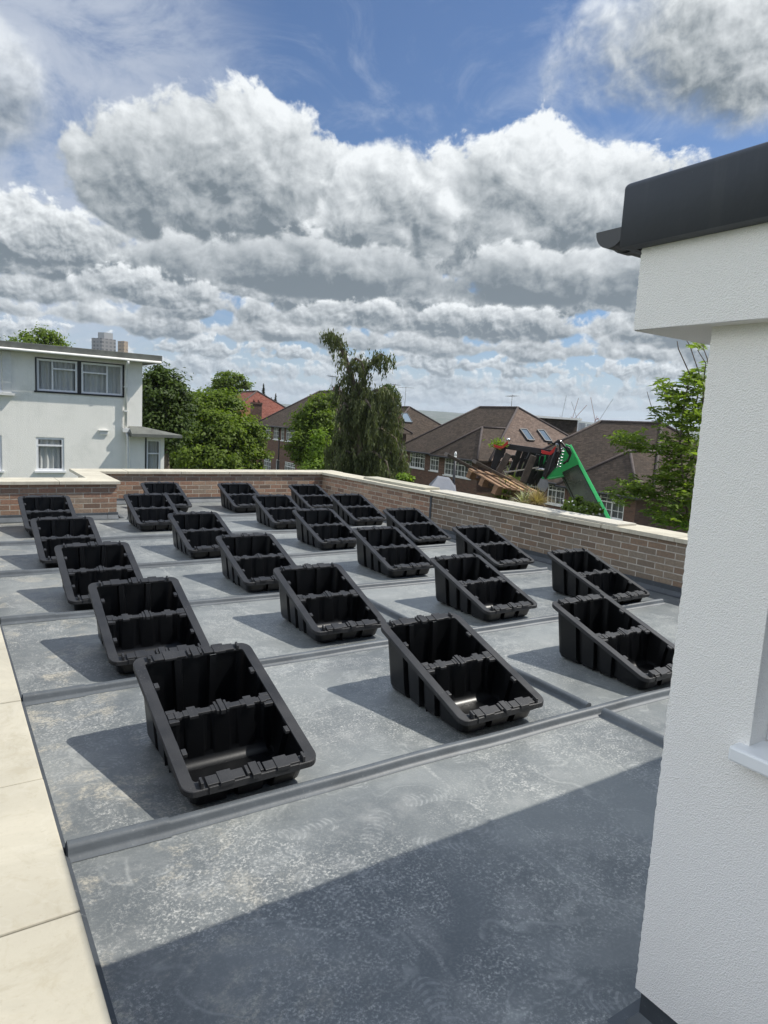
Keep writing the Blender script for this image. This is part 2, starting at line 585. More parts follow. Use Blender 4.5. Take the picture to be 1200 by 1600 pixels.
def roof_mat():
    mt, nt, b = new_mat('grey roof coating')
    co = tex(nt)
    x, y, z = sep(nt, co)
    big = noise(nt, co, 0.9, 5, 0.6)
    mid = noise(nt, co, 4.5, 5, 0.62)
    col = mix(nt, big.step(0.34, 0.66), (0.094, 0.106, 0.110), (0.198, 0.211, 0.206))
    col = mix(nt, mid.step(0.5, 0.75) * 0.45, col, (0.30, 0.305, 0.295))
    # trodden dust: fine pale speckle in broad patches
    patch = noise(nt, co, 1.6, 4, 0.6, 2.1, 0.6).step(0.36, 0.60)
    fine = noise(nt, co, 95, 6, 0.75)
    grit = noise(nt, co, 260, 3, 0.65)
    mot = noise(nt, co, 19, 5, 0.7)
    d = fine.step(0.46, 0.68) * (patch * mot.step(0.34, 0.60) * 0.95 + 0.14) + grit.step(0.60, 0.72) * 0.40 * (patch + 0.30) + mot.step(0.60, 0.70) * patch * 0.22
    col = mix(nt, d.sat(), col, (0.47, 0.47, 0.44))
    # strokes of the roller
    st = noise(nt, comb(nt, x * 1.2, y * 9.0, 0.0), 3.0, 5, 0.6)
    col = mix(nt, st.step(0.58, 0.75) * 0.25, col, (0.28, 0.29, 0.29))
    st2 = noise(nt, comb(nt, x * 14.0, y * 1.1, 4.0), 1.6, 5, 0.6)
    col = mix(nt, st2.step(0.62, 0.75) * 0.22, col, (0.3, 0.31, 0.31))
    # boot prints: cells of a Voronoi grid, each holding one turned, ridged sole
    vo = nt.nodes.new('ShaderNodeTexVoronoi')
    vo.voronoi_dimensions = '2D'
    vo.inputs['Scale'].default_value = 3.6
    vo.inputs['Randomness'].default_value = 0.9
    put(nt, vo.inputs['Vector'], co)
    px, py, _ = sep(nt, V(nt, vo.outputs['Position']))
    rr, rg, rb = sep(nt, V(nt, vo.outputs['Color']))
    # with Scale set, Position comes back in unscaled space
    ux, uy = x - px, y - py
    an = rr * 6.283
    ca, sa = an._m('COSINE'), an._m('SINE')
    lx, ly = ux * ca - uy * sa, ux * sa + uy * ca
    waist = 0.036 + ly.abs().step(0.0, 0.07) * 0.014
    sole = ((lx.abs() / waist).pow(4.0) + (ly.abs() * (1 / 0.125)).pow(4.0)).step(1.05, 0.8)
    tread = ((ly * 260.0 + lx * lx * 2600.0)._m('SINE')).step(-0.1, 0.5)
    pr = sole * (tread * 0.8 + 0.2) * rg.step(0.15, 0.7) * noise(nt, co, 24, 3, 0.6).step(0.35, 0.65)
    col = mix(nt, (pr * 0.48).sat(), col, (0.36, 0.37, 0.36))
    # dried puddle silt along the kerb
    pud = noise(nt, co, 3.1, 6, 0.7, 2.0, 0.4)
    edge = x.step(1.15, 0.45)
    pu = pud.step(0.50, 0.62) * edge * fine.step(0.35, 0.6)
    col = mix(nt, pu * 0.8, col, (0.47, 0.43, 0.34))
    pu2 = noise(nt, co, 5.3, 6, 0.7, 2.0, 0.5).step(0.68, 0.76) * fine.step(0.3, 0.6)
    col = mix(nt, pu2 * 0.6, col, (0.5, 0.49, 0.45))
    # tide marks left by dried puddles
    td = noise(nt, co, 1.9, 3, 0.5, 2.0, 0.5)
    ring = (td - 0.56).abs().step(0.012, 0.0) * mid.step(0.38, 0.6) + td.step(0.56, 0.62) * 0.35
    col = mix(nt, (ring * 0.35).sat(), col, (0.40, 0.41, 0.39))
    # scraped pale lines running up the roof
    wob = (noise(nt, comb(nt, 0.0, y * 2.2, 1.0), 1.5, 4, 0.6) - 0.5) * 0.10
    for xx, ph in ((1.22, 1.0), (1.87, 5.0), (2.72, 9.0), (4.3, 14.0)):
        ln = (x + wob - xx).abs().step(0.016, 0.002)
        gate = noise(nt, comb(nt, x * 3.0, y * 3.0, ph), 1.1, 6, 0.75).step(0.44, 0.66)
        col = mix(nt, ln * gate * fine.step(0.36, 0.6) * 0.6, col, (0.5, 0.5, 0.47))
    put(nt, b.inputs['Base Color'], col)
    put(nt, b.inputs['Roughness'], (fine * 0.5 + mid * 0.5).lin(0.3, 0.7, 0.36, 0.56))
    b.inputs['Specular IOR Level'].default_value = 0.75
    bump(nt, b, fine * 0.5 + mid * 1.2, 0.35, 0.006)
    return mt


def membrane_mat(name='grey membrane', c=(0.085, 0.096, 0.106)):
    mt, nt, b = new_mat(name)
    co = tex(nt)
    n = noise(nt, co, 5, 5, 0.6)
    col = mix(nt, n.lin(0.3, 0.7), tuple(q * 0.8 for q in c), tuple(q * 1.25 for q in c))
    f = noise(nt, co, 40, 5, 0.7)
    col = mix(nt, f.step(0.6, 0.75) * 0.35, col, (0.3, 0.31, 0.3))
    put(nt, b.inputs['Base Color'], col)
    b.inputs['Roughness'].default_value = 0.5
    b.inputs['Specular IOR Level'].default_value = 0.4
    bump(nt, b, n + f * 0.2, 0.25, 0.01)
    return mt


def stone_mat(name, c, stain, rough=0.8):
    mt, nt, b = new_mat(name)
    co = tex(nt)
    g = nt.nodes.new('ShaderNodeNewGeometry')
    r = V(nt, g.outputs['Random Per Island'])
    p = comb(nt, *sep(nt, co)[:2], r * 9.0)
    n = noise(nt, p, 2.2, 7, 0.65, 2.0, 0.8)
    col = mix(nt, n.step(0.32, 0.7), tuple(q * 0.86 for q in c), tuple(min(q * 1.1, 0.9) for q in c))
    col = mix(nt, noise(nt, p, 5.0, 6, 0.7, 2.0, 1.2).step(0.52, 0.74) * 0.55, col, stain)
    f = noise(nt, p, 70, 5, 0.7)
    col = mix(nt, f.step(0.55, 0.8) * 0.5, col, stain)
    col = mix(nt, r * 0.18, col, stain)
    col = mix(nt, noise(nt, p, 14, 5, 0.7, 2.0, 0.6).step(0.5, 0.72) * 0.45, col, tuple(q * 1.12 for q in stain))
    vein = (noise(nt, p, 1.3, 4, 0.5, 2.0, 2.0) - 0.5).abs().step(0.012, 0.0)
    col = mix(nt, vein * 0.04, col, (0.72, 0.71, 0.66))
    put(nt, b.inputs['Base Color'], col)
    b.inputs['Roughness'].default_value = rough
    b.inputs['Specular IOR Level'].default_value = 0.3
    bump(nt, b, f * 0.6 + n, 0.3, 0.004)
    return mt


def render_mat(name, c, grain=170.0, bstr=0.9, stain=(0.5, 0.5, 0.48), stain_amt=0.12, bd=0.004):
    mt, nt, b = new_mat(name)
    co = tex(nt)
    n = noise(nt, co, 1.1, 6, 0.65)
    col = mix(nt, n.step(0.45, 0.8) * stain_amt * 2, c, stain)
    sx, sy, sz = sep(nt, co)
    drip = noise(nt, comb(nt, sx * 5.0, sy * 5.0, sz * 0.35), 1.0, 5, 0.6)
    col = mix(nt, drip.step(0.5, 0.8) * stain_amt, col, stain)
    v = nt.nodes.new('ShaderNodeTexVoronoi')
    v.inputs['Scale'].default_value = grain
    put(nt, v.inputs['Vector'], co)
    g = noise(nt, co, grain * 0.9, 3, 0.6)
    put(nt, b.inputs['Base Color'], mix(nt, g.step(0.62, 0.3) * 0.08, col, tuple(q * 0.6 for q in c)))
    b.inputs['Roughness'].default_value = 0.92
    b.inputs['Specular IOR Level'].default_value = 0.2
    h = V(nt, v.outputs['Distance']) * 0.9 + g * 1.0
    bump(nt, b, h, bstr, bd)
    return mt


M = {}
M['roof'] = roof_mat()
M['membrane'] = membrane_mat()
M['membrane_dark'] = membrane_mat('dark membrane flashing', (0.05, 0.057, 0.065))
M['coping'] = stone_mat('cream coping stone', (0.455, 0.42, 0.335), (0.30, 0.265, 0.19))
M['coping_pale'] = stone_mat('pale coping stone', (0.52, 0.485, 0.39), (0.32, 0.28, 0.21))
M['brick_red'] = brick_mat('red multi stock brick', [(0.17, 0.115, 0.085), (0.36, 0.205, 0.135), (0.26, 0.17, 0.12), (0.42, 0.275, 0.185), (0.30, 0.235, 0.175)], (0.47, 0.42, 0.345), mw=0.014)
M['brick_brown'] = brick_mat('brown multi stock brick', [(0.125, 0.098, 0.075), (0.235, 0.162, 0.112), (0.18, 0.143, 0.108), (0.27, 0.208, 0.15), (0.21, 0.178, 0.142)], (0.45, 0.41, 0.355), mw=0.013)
M['brick_house'] = brick_mat('dark house brick', [(0.10, 0.058, 0.042), (0.165, 0.085, 0.06), (0.13, 0.075, 0.055), (0.19, 0.11, 0.08)], (0.15, 0.125, 0.10))
M['tile_brown'] = tile_mat('brown clay roof tiles', (0.057, 0.045, 0.036), (0.100, 0.077, 0.061), (0.052, 0.044, 0.037))
M['tile_brown_lit'] = tile_mat('sunlit brown clay roof tiles', (0.12, 0.088, 0.071), (0.19, 0.142, 0.116), (0.10, 0.078, 0.066))  # paler copy of the brown tiles, with the sun on them painted in
M['tile_red'] = tile_mat('red clay roof tiles', (0.17, 0.062, 0.045), (0.25, 0.105, 0.08), (0.12, 0.058, 0.048))
M['ridge'] = plain('dark ridge tile', (0.06, 0.045, 0.04), 0.8, 0.3, 4)
M['tub'] = plain('black recycled plastic', (0.0020, 0.0023, 0.0030), 0.35, 0.25, 9, spec=0.36, bmp=0.03, bscale=90)
def dusty_plastic(name, c, rough):
    mt, nt, b = new_mat(name)
    co = tex(nt)
    oi = nt.nodes.new('ShaderNodeObjectInfo')
    sh = V(nt, oi.outputs['Random']) * 20.0
    x_, y_, z_ = sep(nt, co)
    p = comb(nt, x_ + sh, y_, z_)
    n = noise(nt, p, 7, 5, 0.6)
    col = mix(nt, n.lin(0.3, 0.7), tuple(q * 0.7 for q in c), tuple(q * 1.35 for q in c))
    sp = noise(nt, p, 130, 3, 0.7).step(0.63, 0.74) * noise(nt, p, 5, 3, 0.6).step(0.45, 0.65)
    col = mix(nt, sp * 0.6, col, (0.30, 0.29, 0.27))
    put(nt, b.inputs['Base Color'], col)
    put(nt, b.inputs['Roughness'], n.lin(0.3, 0.7, rough - 0.07, rough + 0.1))
    b.inputs['Specular IOR Level'].default_value = 0.4
    bump(nt, b, noise(nt, p, 120, 4, 0.6), 0.1, 0.01)
    return mt


M['tub_rim'] = dusty_plastic('black plastic rim', (0.019, 0.0195, 0.021), 0.46)
M['render'] = render_mat('white textured render', (0.90, 0.87, 0.825), 300, 0.55, stain_amt=0.05, bd=0.0045)
M['render_old'] = render_mat('weathered white render', (0.90, 0.88, 0.81), 60, 0.4, (0.55, 0.56, 0.5), 0.22, 0.01)
mt, nt, b = new_mat('charcoal roof trim')
co = tex(nt)
n_ = noise(nt, co, 4, 5, 0.6)
c_ = mix(nt, n_.lin(0.3, 0.7), (0.034, 0.040, 0.050), (0.048, 0.054, 0.064))
sx_, sy_, sz_ = sep(nt, co)
dr_ = noise(nt, comb(nt, sx_ * 9.0, sy_ * 9.0, sz_ * 0.8), 2.0, 5, 0.6)
c_ = mix(nt, dr_.step(0.52, 0.75) * 0.35, c_, (0.085, 0.09, 0.097))
fl_ = noise(nt, co, 60, 4, 0.75).step(0.69, 0.74) * noise(nt, co, 5, 3, 0.6).step(0.54, 0.66)
c_ = mix(nt, fl_ * 0.7, c_, (0.5, 0.5, 0.48))
put(nt, b.inputs['Base Color'], c_)
put(nt, b.inputs['Roughness'], n_.lin(0.3, 0.7, 0.38, 0.52))
bump(nt, b, noise(nt, co, 7, 4, 0.6) + noise(nt, co, 40, 3, 0.6) * 0.2, 0.25, 0.012)
M['fascia'] = mt
M['gutter'] = plain('black plastic gutter', (0.016, 0.018, 0.022), 0.35, 0.1, 5)
M['upvc'] = plain('white plastic frame', (0.80, 0.81, 0.81), 0.35, 0.04, 4)
M['white_paint'] = plain('white painted wood', (0.70, 0.70, 0.67), 0.55, 0.08, 6)
M['black_paint'] = plain('black painted wood', (0.025, 0.025, 0.027), 0.5, 0.2, 6)
M['glass'] = glass_mat('window glass', clear=0.80)
M['glass_house'] = glass_mat('house window glass', (0.03, 0.035, 0.04), 0.35)
M['felt'] = plain('grey green roofing felt', (0.13, 0.135, 0.12), 0.9, 0.3, 3, bmp=0.3, bscale=40)
M['dark_room'] = plain('dim room', (0.12, 0.11, 0.10), 0.9, 0.2)
M['lead'] = plain('grey lead', (0.22, 0.23, 0.24), 0.6, 0.2, 5)


def curtain_mat(name, c):
    mt, nt, b = new_mat(name)
    co = tex(nt)
    n = noise(nt, comb(nt, sep(nt, co)[0] * 1.0, sep(nt, co)[1], sep(nt, co)[2] * 0.1), 9, 3, 0.5)
    put(nt, b.inputs['Base Color'], mix(nt, n.lin(0.3, 0.7), tuple(q * 0.8 for q in c), c))
    b.inputs['Roughness'].default_value = 0.9
    return mt


M['curtain'] = curtain_mat('pale net curtain', (0.78, 0.77, 0.74))

# ------------------------------------------------------------------ the flat roof we stand on
rng = random.Random(7)
ZG = -6.0                                     # garden level beside the building
TOPZ, CBOT = 0.535, 0.49                      # coping top and underside


def wall_x(y):                                # inner face of the right-hand parapet
    return 6.26 + (11.62 - y) * 0.038


roof = thing('flat_roof', (0, 0, 0), 'grey coated flat roof with raised seam rolls, carrying the rows of black tubs', 'roof')


def sag(x, y):
    return 0.004 * math.sin(1.7 * x + 0.6) * math.sin(1.1 * y + 1.2) + 0.0025 * math.sin(4.1 * x - 2.3 * y)


mb = MB()
nx, ny = 70, 150
X0, X1, Y0, Y1 = 0.20, 5.86, -2.2, 11.62
vs, fs = [], []
for j in range(ny + 1):
    for i in range(nx + 3):
        y = Y0 + (Y1 - Y0) * j / ny
        if i <= nx:
            x = X0 + (X1 - X0) * i / nx
            z = sag(x, y) - 0.004
        else:
            x = X1 + (0.10 if i == nx + 1 else wall_x(y) - X1 + 0.02)
            z = -0.075 if i == nx + 1 else -0.085
        vs.append((x, y, z))
w = nx + 3
for j in range(ny):
    for i in range(w - 1):
        fs.append((j * w + i, j * w + i + 1, (j + 1) * w + i + 1, (j + 1) * w + i))
mb.mesh(vs, fs, True)
mb.build('deck', M['roof'], roof)

PROF = [(-.048, -.003), (-.031, .003), (-.025, .012), (-.022, .026), (-.016, .035), (-.006, .039), (.006, .039), (.016, .035), (.022, .026), (.025, .012), (.031, .003), (.048, -.003)]


def roll_run(p, q, k=1.0, mat='membrane', name='seam_roll', wob=True):
    p, q = Vector(p), Vector(q)
    d = q - p
    n = max(2, int(d.length / 0.12))
    t = d.normalized()
    s = Vector((-t.y, t.x, 0))
    vs, fs = [], []
    r2 = random.Random(int(p.x * 100 + p.y * 331))
    m_ = len(PROF)
    for i in range(n + 1):
        c = p + d * (i / n)
        off = (0.0025 * math.sin(i * 0.9 + p.y) + r2.uniform(-.0012, .0012)) if wob else 0
        zz = sag(c.x, c.y)
        for a, b in PROF:
            vs.append(c + s * (a * k + off) + Vector((0, 0, b * k + zz + (0.0015 if k > 1 else 0))))
    for i in range(n):
        for j in range(m_ - 1):
            fs.append((i * m_ + j, i * m_ + j + 1, (i + 1) * m_ + j + 1, (i + 1) * m_ + j))
    mb = MB()
    mb.mesh(vs, fs, True)
    mb.face([vs[j] for j in range(m_)])
    mb.face([vs[n * m_ + j] for j in reversed(range(m_))])
    return mb.build(name, M[mat], roof)


ROLLS = (2.445, 3.92, 5.41, 6.94, 8.46, 9.98)
for k, y in enumerate(ROLLS):
    x0 = 0.345 if y < 9.5 else 2.25
    roll_run((x0, y, 0), (5.80, y - 0.022 * 5.4, 0))
    if k < 4:
        roll_run((x0 + 0.004, y, 0), (x0 + 0.36 - 0.05 * (k % 2), y - 0.008, 0), 1.14, name='roll_sleeve')
ys = [-2.2] + [y - 0.06 for y in ROLLS] + [11.5]
for a, b in zip(ys, ys[1:]):
    roll_run((3.12, a + 0.045, 0), (3.14, b - 0.045, 0))
# the body of the building below the roof
mb = MB()
mb.box((-0.14, -4.0, ZG - 1), (6.2, 11.55, -0.135))
mb.box((-3.4, 10.42, ZG - 1), (-0.15, 11.5, -0.135))
mb.build('building_wall', M['brick_red'], roof)
# cream coping slabs on the low kerb along the left edge
cop = thing('stone_coping', (0.0, 3.0, 0.4), 'row of cream stone slabs capping the low wall along the roof left edge', 'coping')
mb = MB()
mb.box((-0.14, -2.4, -0.13), (0.195, 10.06, CBOT))
mb.build('low_wall', M['brick_red'], cop)
mb = MB()
vs = [(x, y, z) for y in (-2.3, 10.05) for x, z in ((0.197, 0.30), (0.212, 0.30), (0.230, 0.14), (0.280, 0.06), (0.315, 0.022), (0.352, 0.006))]
mb.mesh(vs, [(i, i + 1, i + 7, i + 6) for i in range(5)], True)
mb.build('flashing', M['membrane_dark'], cop)
y = -2.18
while y < 9.9:
    y1 = min(y + 0.60, 10.05)
    if y1 > 9.8:
        y1 = 10.05
    mb = MB()
    mb.box((-0.19, y + 0.002, CBOT), (0.228 + rng.uniform(-.001, .001), y1 - 0.002, TOPZ + rng.uniform(-.001, .001)))
    mb.build('slab', M['coping'], cop, bevel=0.004)
    y = y1


# ------------------------------------------------------------------ brick parapets
def coping_run(parent, p, q, w_in, w_out, mat, step=0.9, z0=CBOT, z1=TOPZ, seed=1):
    """slabs butted end to end from p to q; w_in is towards the roof"""
    p, q = Vector(p), Vector(q)
    d = (q - p)
    L = d.length
    t = d / L
    s = Vector((-t.y, t.x, 0))
    r = random.Random(seed)
    n = max(1, round(L / step))
    for i in range(n):
        a, b = p + t * (L * i / n + 0.003), p + t * (L * (i + 1) / n - 0.003)
        j = r.uniform(-.003, .003)
        mb = MB()
        poly = [a - s * (w_out + j), b - s * (w_out + j), b + s * (w_in + j), a + s * (w_in + j)]
        mb.extrude([Vector((k.x, k.y, z0)) for k in poly], (0, 0, z1 - z0 + r.uniform(-.0015, .0015)))
        mb.build('coping_slab', M[mat], parent, bevel=0.004)


def flash_run(parent, p, q, s, z0, z1, mat='membrane'):
    p, q, s = Vector(p), Vector(q), Vector(s)
    mb = MB()
    prof = [(0.002, z1), (0.016, z1 - 0.002), (0.016, z0 + 0.05), (0.05, z0 + 0.006), (0.11, z0)]
    vs = [p + s * a + Vector((0, 0, b)) for a, b in prof] + [q + s * a + Vector((0, 0, b)) for a, b in prof]
    n = len(prof)
    mb.mesh(vs, [(i, i + 1, n + i + 1, n + i) for i in range(n - 1)], False)
    mb.build('flashing', M[mat], parent)


# left
pl = thing('brick_parapet', (0, 10.2, 0), 'short red brick parapet jutting out at the left, with a cream coping', 'wall', 'brick parapets round the roof')
mb = MB()
mb.box((-3.4, 10.10, -0.13), (2.13, 10.42, CBOT))
mb.box((1.87, 10.42, -0.13), (2.13, 11.62, CBOT))
mb.build('brick_wall', M['brick_red'], pl)
coping_run(pl, (-3.4, 10.10, 0), (2.17, 10.10, 0), -0.0, 0.0, 'coping_pale') if False else None
for i, (a, b) in enumerate(((-3.4, -2.2), (-2.2, -1.1), (-1.1, -0.05), (-0.05, 1.38), (1.38, 2.175))):
    mb = MB()
    mb.box((a + 0.003, 10.055, CBOT), (b - 0.003, 10.575, TOPZ + 0.001 * (i % 2)))
    mb.build('coping_slab', M['coping_pale'], pl, bevel=0.004)
mb = MB()
mb.box((1.80, 10.578, CBOT), (2.174, 11.585, TOPZ))
mb.build('coping_slab', M['coping_pale'], pl, bevel=0.004)
flash_run(pl, (-3.0, 10.10, 0), (2.0, 10.10, 0), (0, -1, 0), 0.0, 0.085)
flash_run(pl, (2.004, 10.097, 0), (2.146, 10.097, 0), (0, -1, 0), 0.0, 0.089)
flash_run(pl, (2.13, 10.10, 0), (2.13, 11.62, 0), (1, 0, 0), 0.0, 0.085)

# far
pf = thing('brick_parapet', (4.2, 11.7, 0), 'long sunlit red brick parapet across the far end of the roof', 'wall', 'brick parapets round the roof')
mb = MB()
mb.box((2.135, 11.625, -0.13), (6.60, 11.98, CBOT))
mb.build('brick_wall', M['brick_red'], pf)
xs = [1.80, 2.62, 3.50, 4.36, 5.22, 6.10, 6.70]
for i, (a, b) in enumerate(zip(xs, xs[1:])):
    mb = MB()
    mb.box((a + 0.003, 11.588, CBOT), (b - 0.003, 12.06, TOPZ + 0.0012 * (i % 2)))
    mb.build('coping_slab', M['coping_pale'], pf, bevel=0.004)
flash_run(pf, (2.15, 11.625, 0), (6.28, 11.625, 0), (0, -1, 0), 0.0, 0.085)

# right
pr = thing('brick_parapet', (6.5, 6.5, 0), 'shaded brown brick parapet along the right side of the roof, below the green boom', 'wall', 'brick parapets round the roof')


def right_piece(name, y0, y1, z0, z1, off, thick, mat, bevel=0.0):
    mb = MB()
    a, b = wall_x(y0) + off, wall_x(y1) + off
    mb.extrude([(a, y0, z0), (a + thick, y0, z0), (b + thick, y1, z0), (b, y1, z0)], (0, 0, z1 - z0))
    return mb.build(name, M[mat], pr, bevel=bevel)


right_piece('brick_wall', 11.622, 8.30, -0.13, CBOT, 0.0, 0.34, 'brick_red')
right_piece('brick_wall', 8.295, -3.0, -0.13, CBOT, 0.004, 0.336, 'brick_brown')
right_piece('movement_joint', 8.318, 8.275, -0.05, CBOT - 0.002, -0.004, 0.02, 'membrane_dark')
yy = 11.583
k = 0
while yy > -2.5:
    y2 = yy - (0.88 + 0.05 * ((k * 7) % 3))
    right_piece('coping_slab', yy - 0.003, y2 + 0.003, CBOT, TOPZ + 0.0015 * (k % 2), -0.045 + 0.003 * ((k * 5) % 3), 0.45, 'coping_pale', 0.004)
    yy = y2
    k += 1
flash_run(pr, (wall_x(11.5), 11.5, 0), (wall_x(-2.2), -2.2, 0), (-1, 0, 0), -0.085, 0.015, 'membrane_dark')


def loose(name, y0, y1, off, wdt, z0, z1, label, mat):
    mb = MB()
    a, b = wall_x(y0) + off, wall_x(y1) + off - 0.03
    mb.extrude([(a, y0, z0), (a + wdt, y0, z0), (b + wdt, y1, z0), (b, y1, z0)], (0, 0, z1 - z0))
    o = mb.build(name, M[mat], None, loc=((a + b) / 2, (y0 + y1) / 2, z0), bevel=0.005)
    tag(o, label, 'slab', 'loose slabs on the right parapet')


M['slab_green'] = stone_mat('weathered greenish slab', (0.47, 0.44, 0.35), (0.20, 0.23, 0.19))
M['slab_grey'] = stone_mat('weathered grey slab', (0.52, 0.49, 0.42), (0.25, 0.24, 0.20))
loose('loose_slab', 10.35, 8.55, 0.10, 0.30, TOPZ + 0.003, TOPZ + 0.038, 'loose greenish stained slab lying on the coping left of the lamp post foot', 'slab_green')
loose('loose_slab', 8.36, 4.92, 0.02, 0.34, TOPZ + 0.003, TOPZ + 0.026, 'long loose pale slab lying on the coping below the wooden pallet', 'slab_grey')

# ------------------------------------------------------------------ black ballast tubs
TW, TL, ZH, ZL = 0.604, 0.822, 0.393, 0.109


def ztop(y):
    return ZL + (ZH - ZL) * (y / TL + 0.5)


def outline(hx, hy, r, dep, nseg=5):
    """rounded rectangle, its sides notched by upright recesses"""
    pts = []

    def side(p, q, nrm, cuts):
        p, q = Vector(p), Vector(q)
        d = (q - p)
        L = d.length
        t = d / L
        pts.append(p)
        for c, wd in cuts:
            if not dep:
                c = c
            s0, s1 = c * L - wd / 2, c * L + wd / 2
            pts.extend([p + t * s0, p + t * (s0 + 0.008) - nrm * dep, p + t * (s1 - 0.008) - nrm * dep, p + t * s1])
        pts.append(q)

    def arc(cx, cy, a0):
        for k in range(1, nseg):
            a = a0 + PI / 2 * k / nseg
            pts.append(Vector((cx + r * math.cos(a), cy + r * math.sin(a), 0)))

    LONG = [(0.27, .055), (0.5, .055), (0.74, .055)]
    SHORT = [(0.30, .05), (0.70, .05)]
    side((hx, -hy + r, 0), (hx, hy - r, 0), Vector((1, 0, 0)), LONG)
    arc(hx - r, hy - r, 0)
    side((hx - r, hy, 0), (-hx + r, hy, 0), Vector((0, 1, 0)), SHORT)
    arc(-hx + r, hy - r, PI / 2)
    side((-hx, hy - r, 0), (-hx, -hy + r, 0), Vector((-1, 0, 0)), [(1 - c, w_) for c, w_ in reversed(LONG)])
    arc(-hx + r, -hy + r, PI)
    side((-hx + r, -hy, 0), (hx - r, -hy, 0), Vector((0, -1, 0)), SHORT)
    arc(hx - r, -hy + r, PI * 1.5)
    return pts


def tub_shell():
    mb = MB()
    rings = []

    def ring(fz, inset, r, dep, zoff=0.0, ins=0.0):
        hx, hy = TW / 2 - inset, TL / 2 - inset
        ps = outline(hx, hy, r, dep)
        out = []
        for p in ps:
            zt = ztop(max(-TL / 2, min(TL / 2, p.y))) - 0.006
            out.append(Vector((p.x, p.y, zoff + (zt - zoff) * fz)))
        rings.append(out)
    # outside, from the foot up
    ring(0.0, 0.088, 0.035, 0.020, 0.001)
    ring(0.035, 0.066, 0.045, 0.024)
    ring(0.11, 0.055, 0.05, 0.026)
    ring(0.55, 0.042, 0.05, 0.026)
    ring(1.0, 0.030, 0.045, 0.022)
    # inside, down again
    ring(1.0, 0.0335, 0.042, 0.022)
    ring(0.55, 0.0455, 0.046, 0.026)
    ring(0.12, 0.0585, 0.046, 0.026)
    ring(0.05, 0.070, 0.04, 0.024)
    ring(0.02, 0.092, 0.03, 0.020, 0.004)
    n = len(rings[0])
    vs = [p for r in rings for p in r]
    fs = [tuple(range(n - 1, -1, -1)), tuple(range((len(rings) - 1) * n, len(rings) * n))]
    for i in range(len(rings) - 1):
        for k in range(n):
            fs.append((i * n + k, i * n + (k + 1) % n, (i + 1) * n + (k + 1) % n, (i + 1) * n + k))
    mb.mesh(vs, fs)
    return mb


def rp(x, y, h):
    return Vector((x, y, ztop(y) + h))


def rbox(mb, x0, x1, y0, y1, h0, h1):
    mb.box((x0, y0, h0), (x1, y1, h1), lambda p: rp(p.x, p.y, p.z))


def tub_rim():
    mb = MB()

    def rr(hx, hy, r, n=6):
        pts = []
        for cx, cy, a0 in ((hx - r, hy - r, 0), (-hx + r, hy - r, PI / 2), (-hx + r, -hy + r, PI), (hx - r, -hy + r, 1.5 * PI)):
            for k in range(n + 1):
                a = a0 + PI / 2 * k / n
                pts.append((cx + r * math.cos(a), cy + r * math.sin(a)))
        return pts
    o0 = rr(TW / 2 - .002, TL / 2 - .002, 0.05)
    o1 = rr(TW / 2, TL / 2, 0.05)
    i0 = rr(TW / 2 - 0.052, TL / 2 - 0.046, 0.016)
    oi = rr(TW / 2 - .004, TL / 2 - .004, 0.048)
    L = [(i0, -0.010), (i0, 0.0), (o0, 0.0), (o1, -0.003), (o1, -0.026), (oi, -0.026), (oi, -0.010)]
    n = len(o0)
    vs = [rp(x, y, h) for ps, h in L for x, y in ps]
    fs = []
    m_ = len(L)
    for i in range(m_):
        j = (i + 1) % m_
        for k in range(n):
            fs.append((i * n + k, i * n + (k + 1) % n, j * n + (k + 1) % n, j * n + k))
    mb.mesh(vs, fs)
    for s in (-1, 1):                        # locating tabs along the long sides
        for yc in (-0.205, 0.205):
            x0, x1 = s * (TW / 2 - 0.055), s * (TW / 2 - 0.076)
            rbox(mb, min(x0, x1), max(x0, x1), yc - 0.016, yc + 0.016, -0.016, -0.001)
        for yc in (-0.028, 0.028):
            x0, x1 = s * (TW / 2 - 0.055), s * (TW / 2 - 0.100)
            rbox(mb, min(x0, x1), max(x0, x1), yc - 0.010, yc + 0.010, -0.018, -0.002)
    return mb


def tub_divider():
    mb = MB()
    hx = TW / 2 - 0.057
    # a ribbed double wall, closed on top
    n = 28
    for s in (-1, 1):
        prev = None
        for i in range(n + 1):
            x = -hx + 2 * hx * i / n
            dep = 0.011 if (i % 7) in (3, 4) else 0.0
            a = Vector((x, s * (0.034 - dep), 0.004))
            b = rp(x, s * (0.013 - dep * 0.4), -0.006)
            if prev:
                mb.face([prev[0], a, b, prev[1]] if s > 0 else [a, prev[0], prev[1], b])
            prev = (a, b)
    for s in (-1, 1):                        # rounded foot of the double wall
        arc_ = [(0.026 + 0.06 - 0.06 * math.cos(k * PI / 12), 0.066 - 0.06 * math.sin(k * PI / 12)) for k in range(7)]
        vs = [(x, s * a, z) for x in (-hx + .03, hx - .03) for a, z in arc_]
        mb.mesh(vs, [(k, k + 1, k + 8, k + 7) for k in range(6)], True)
    return mb


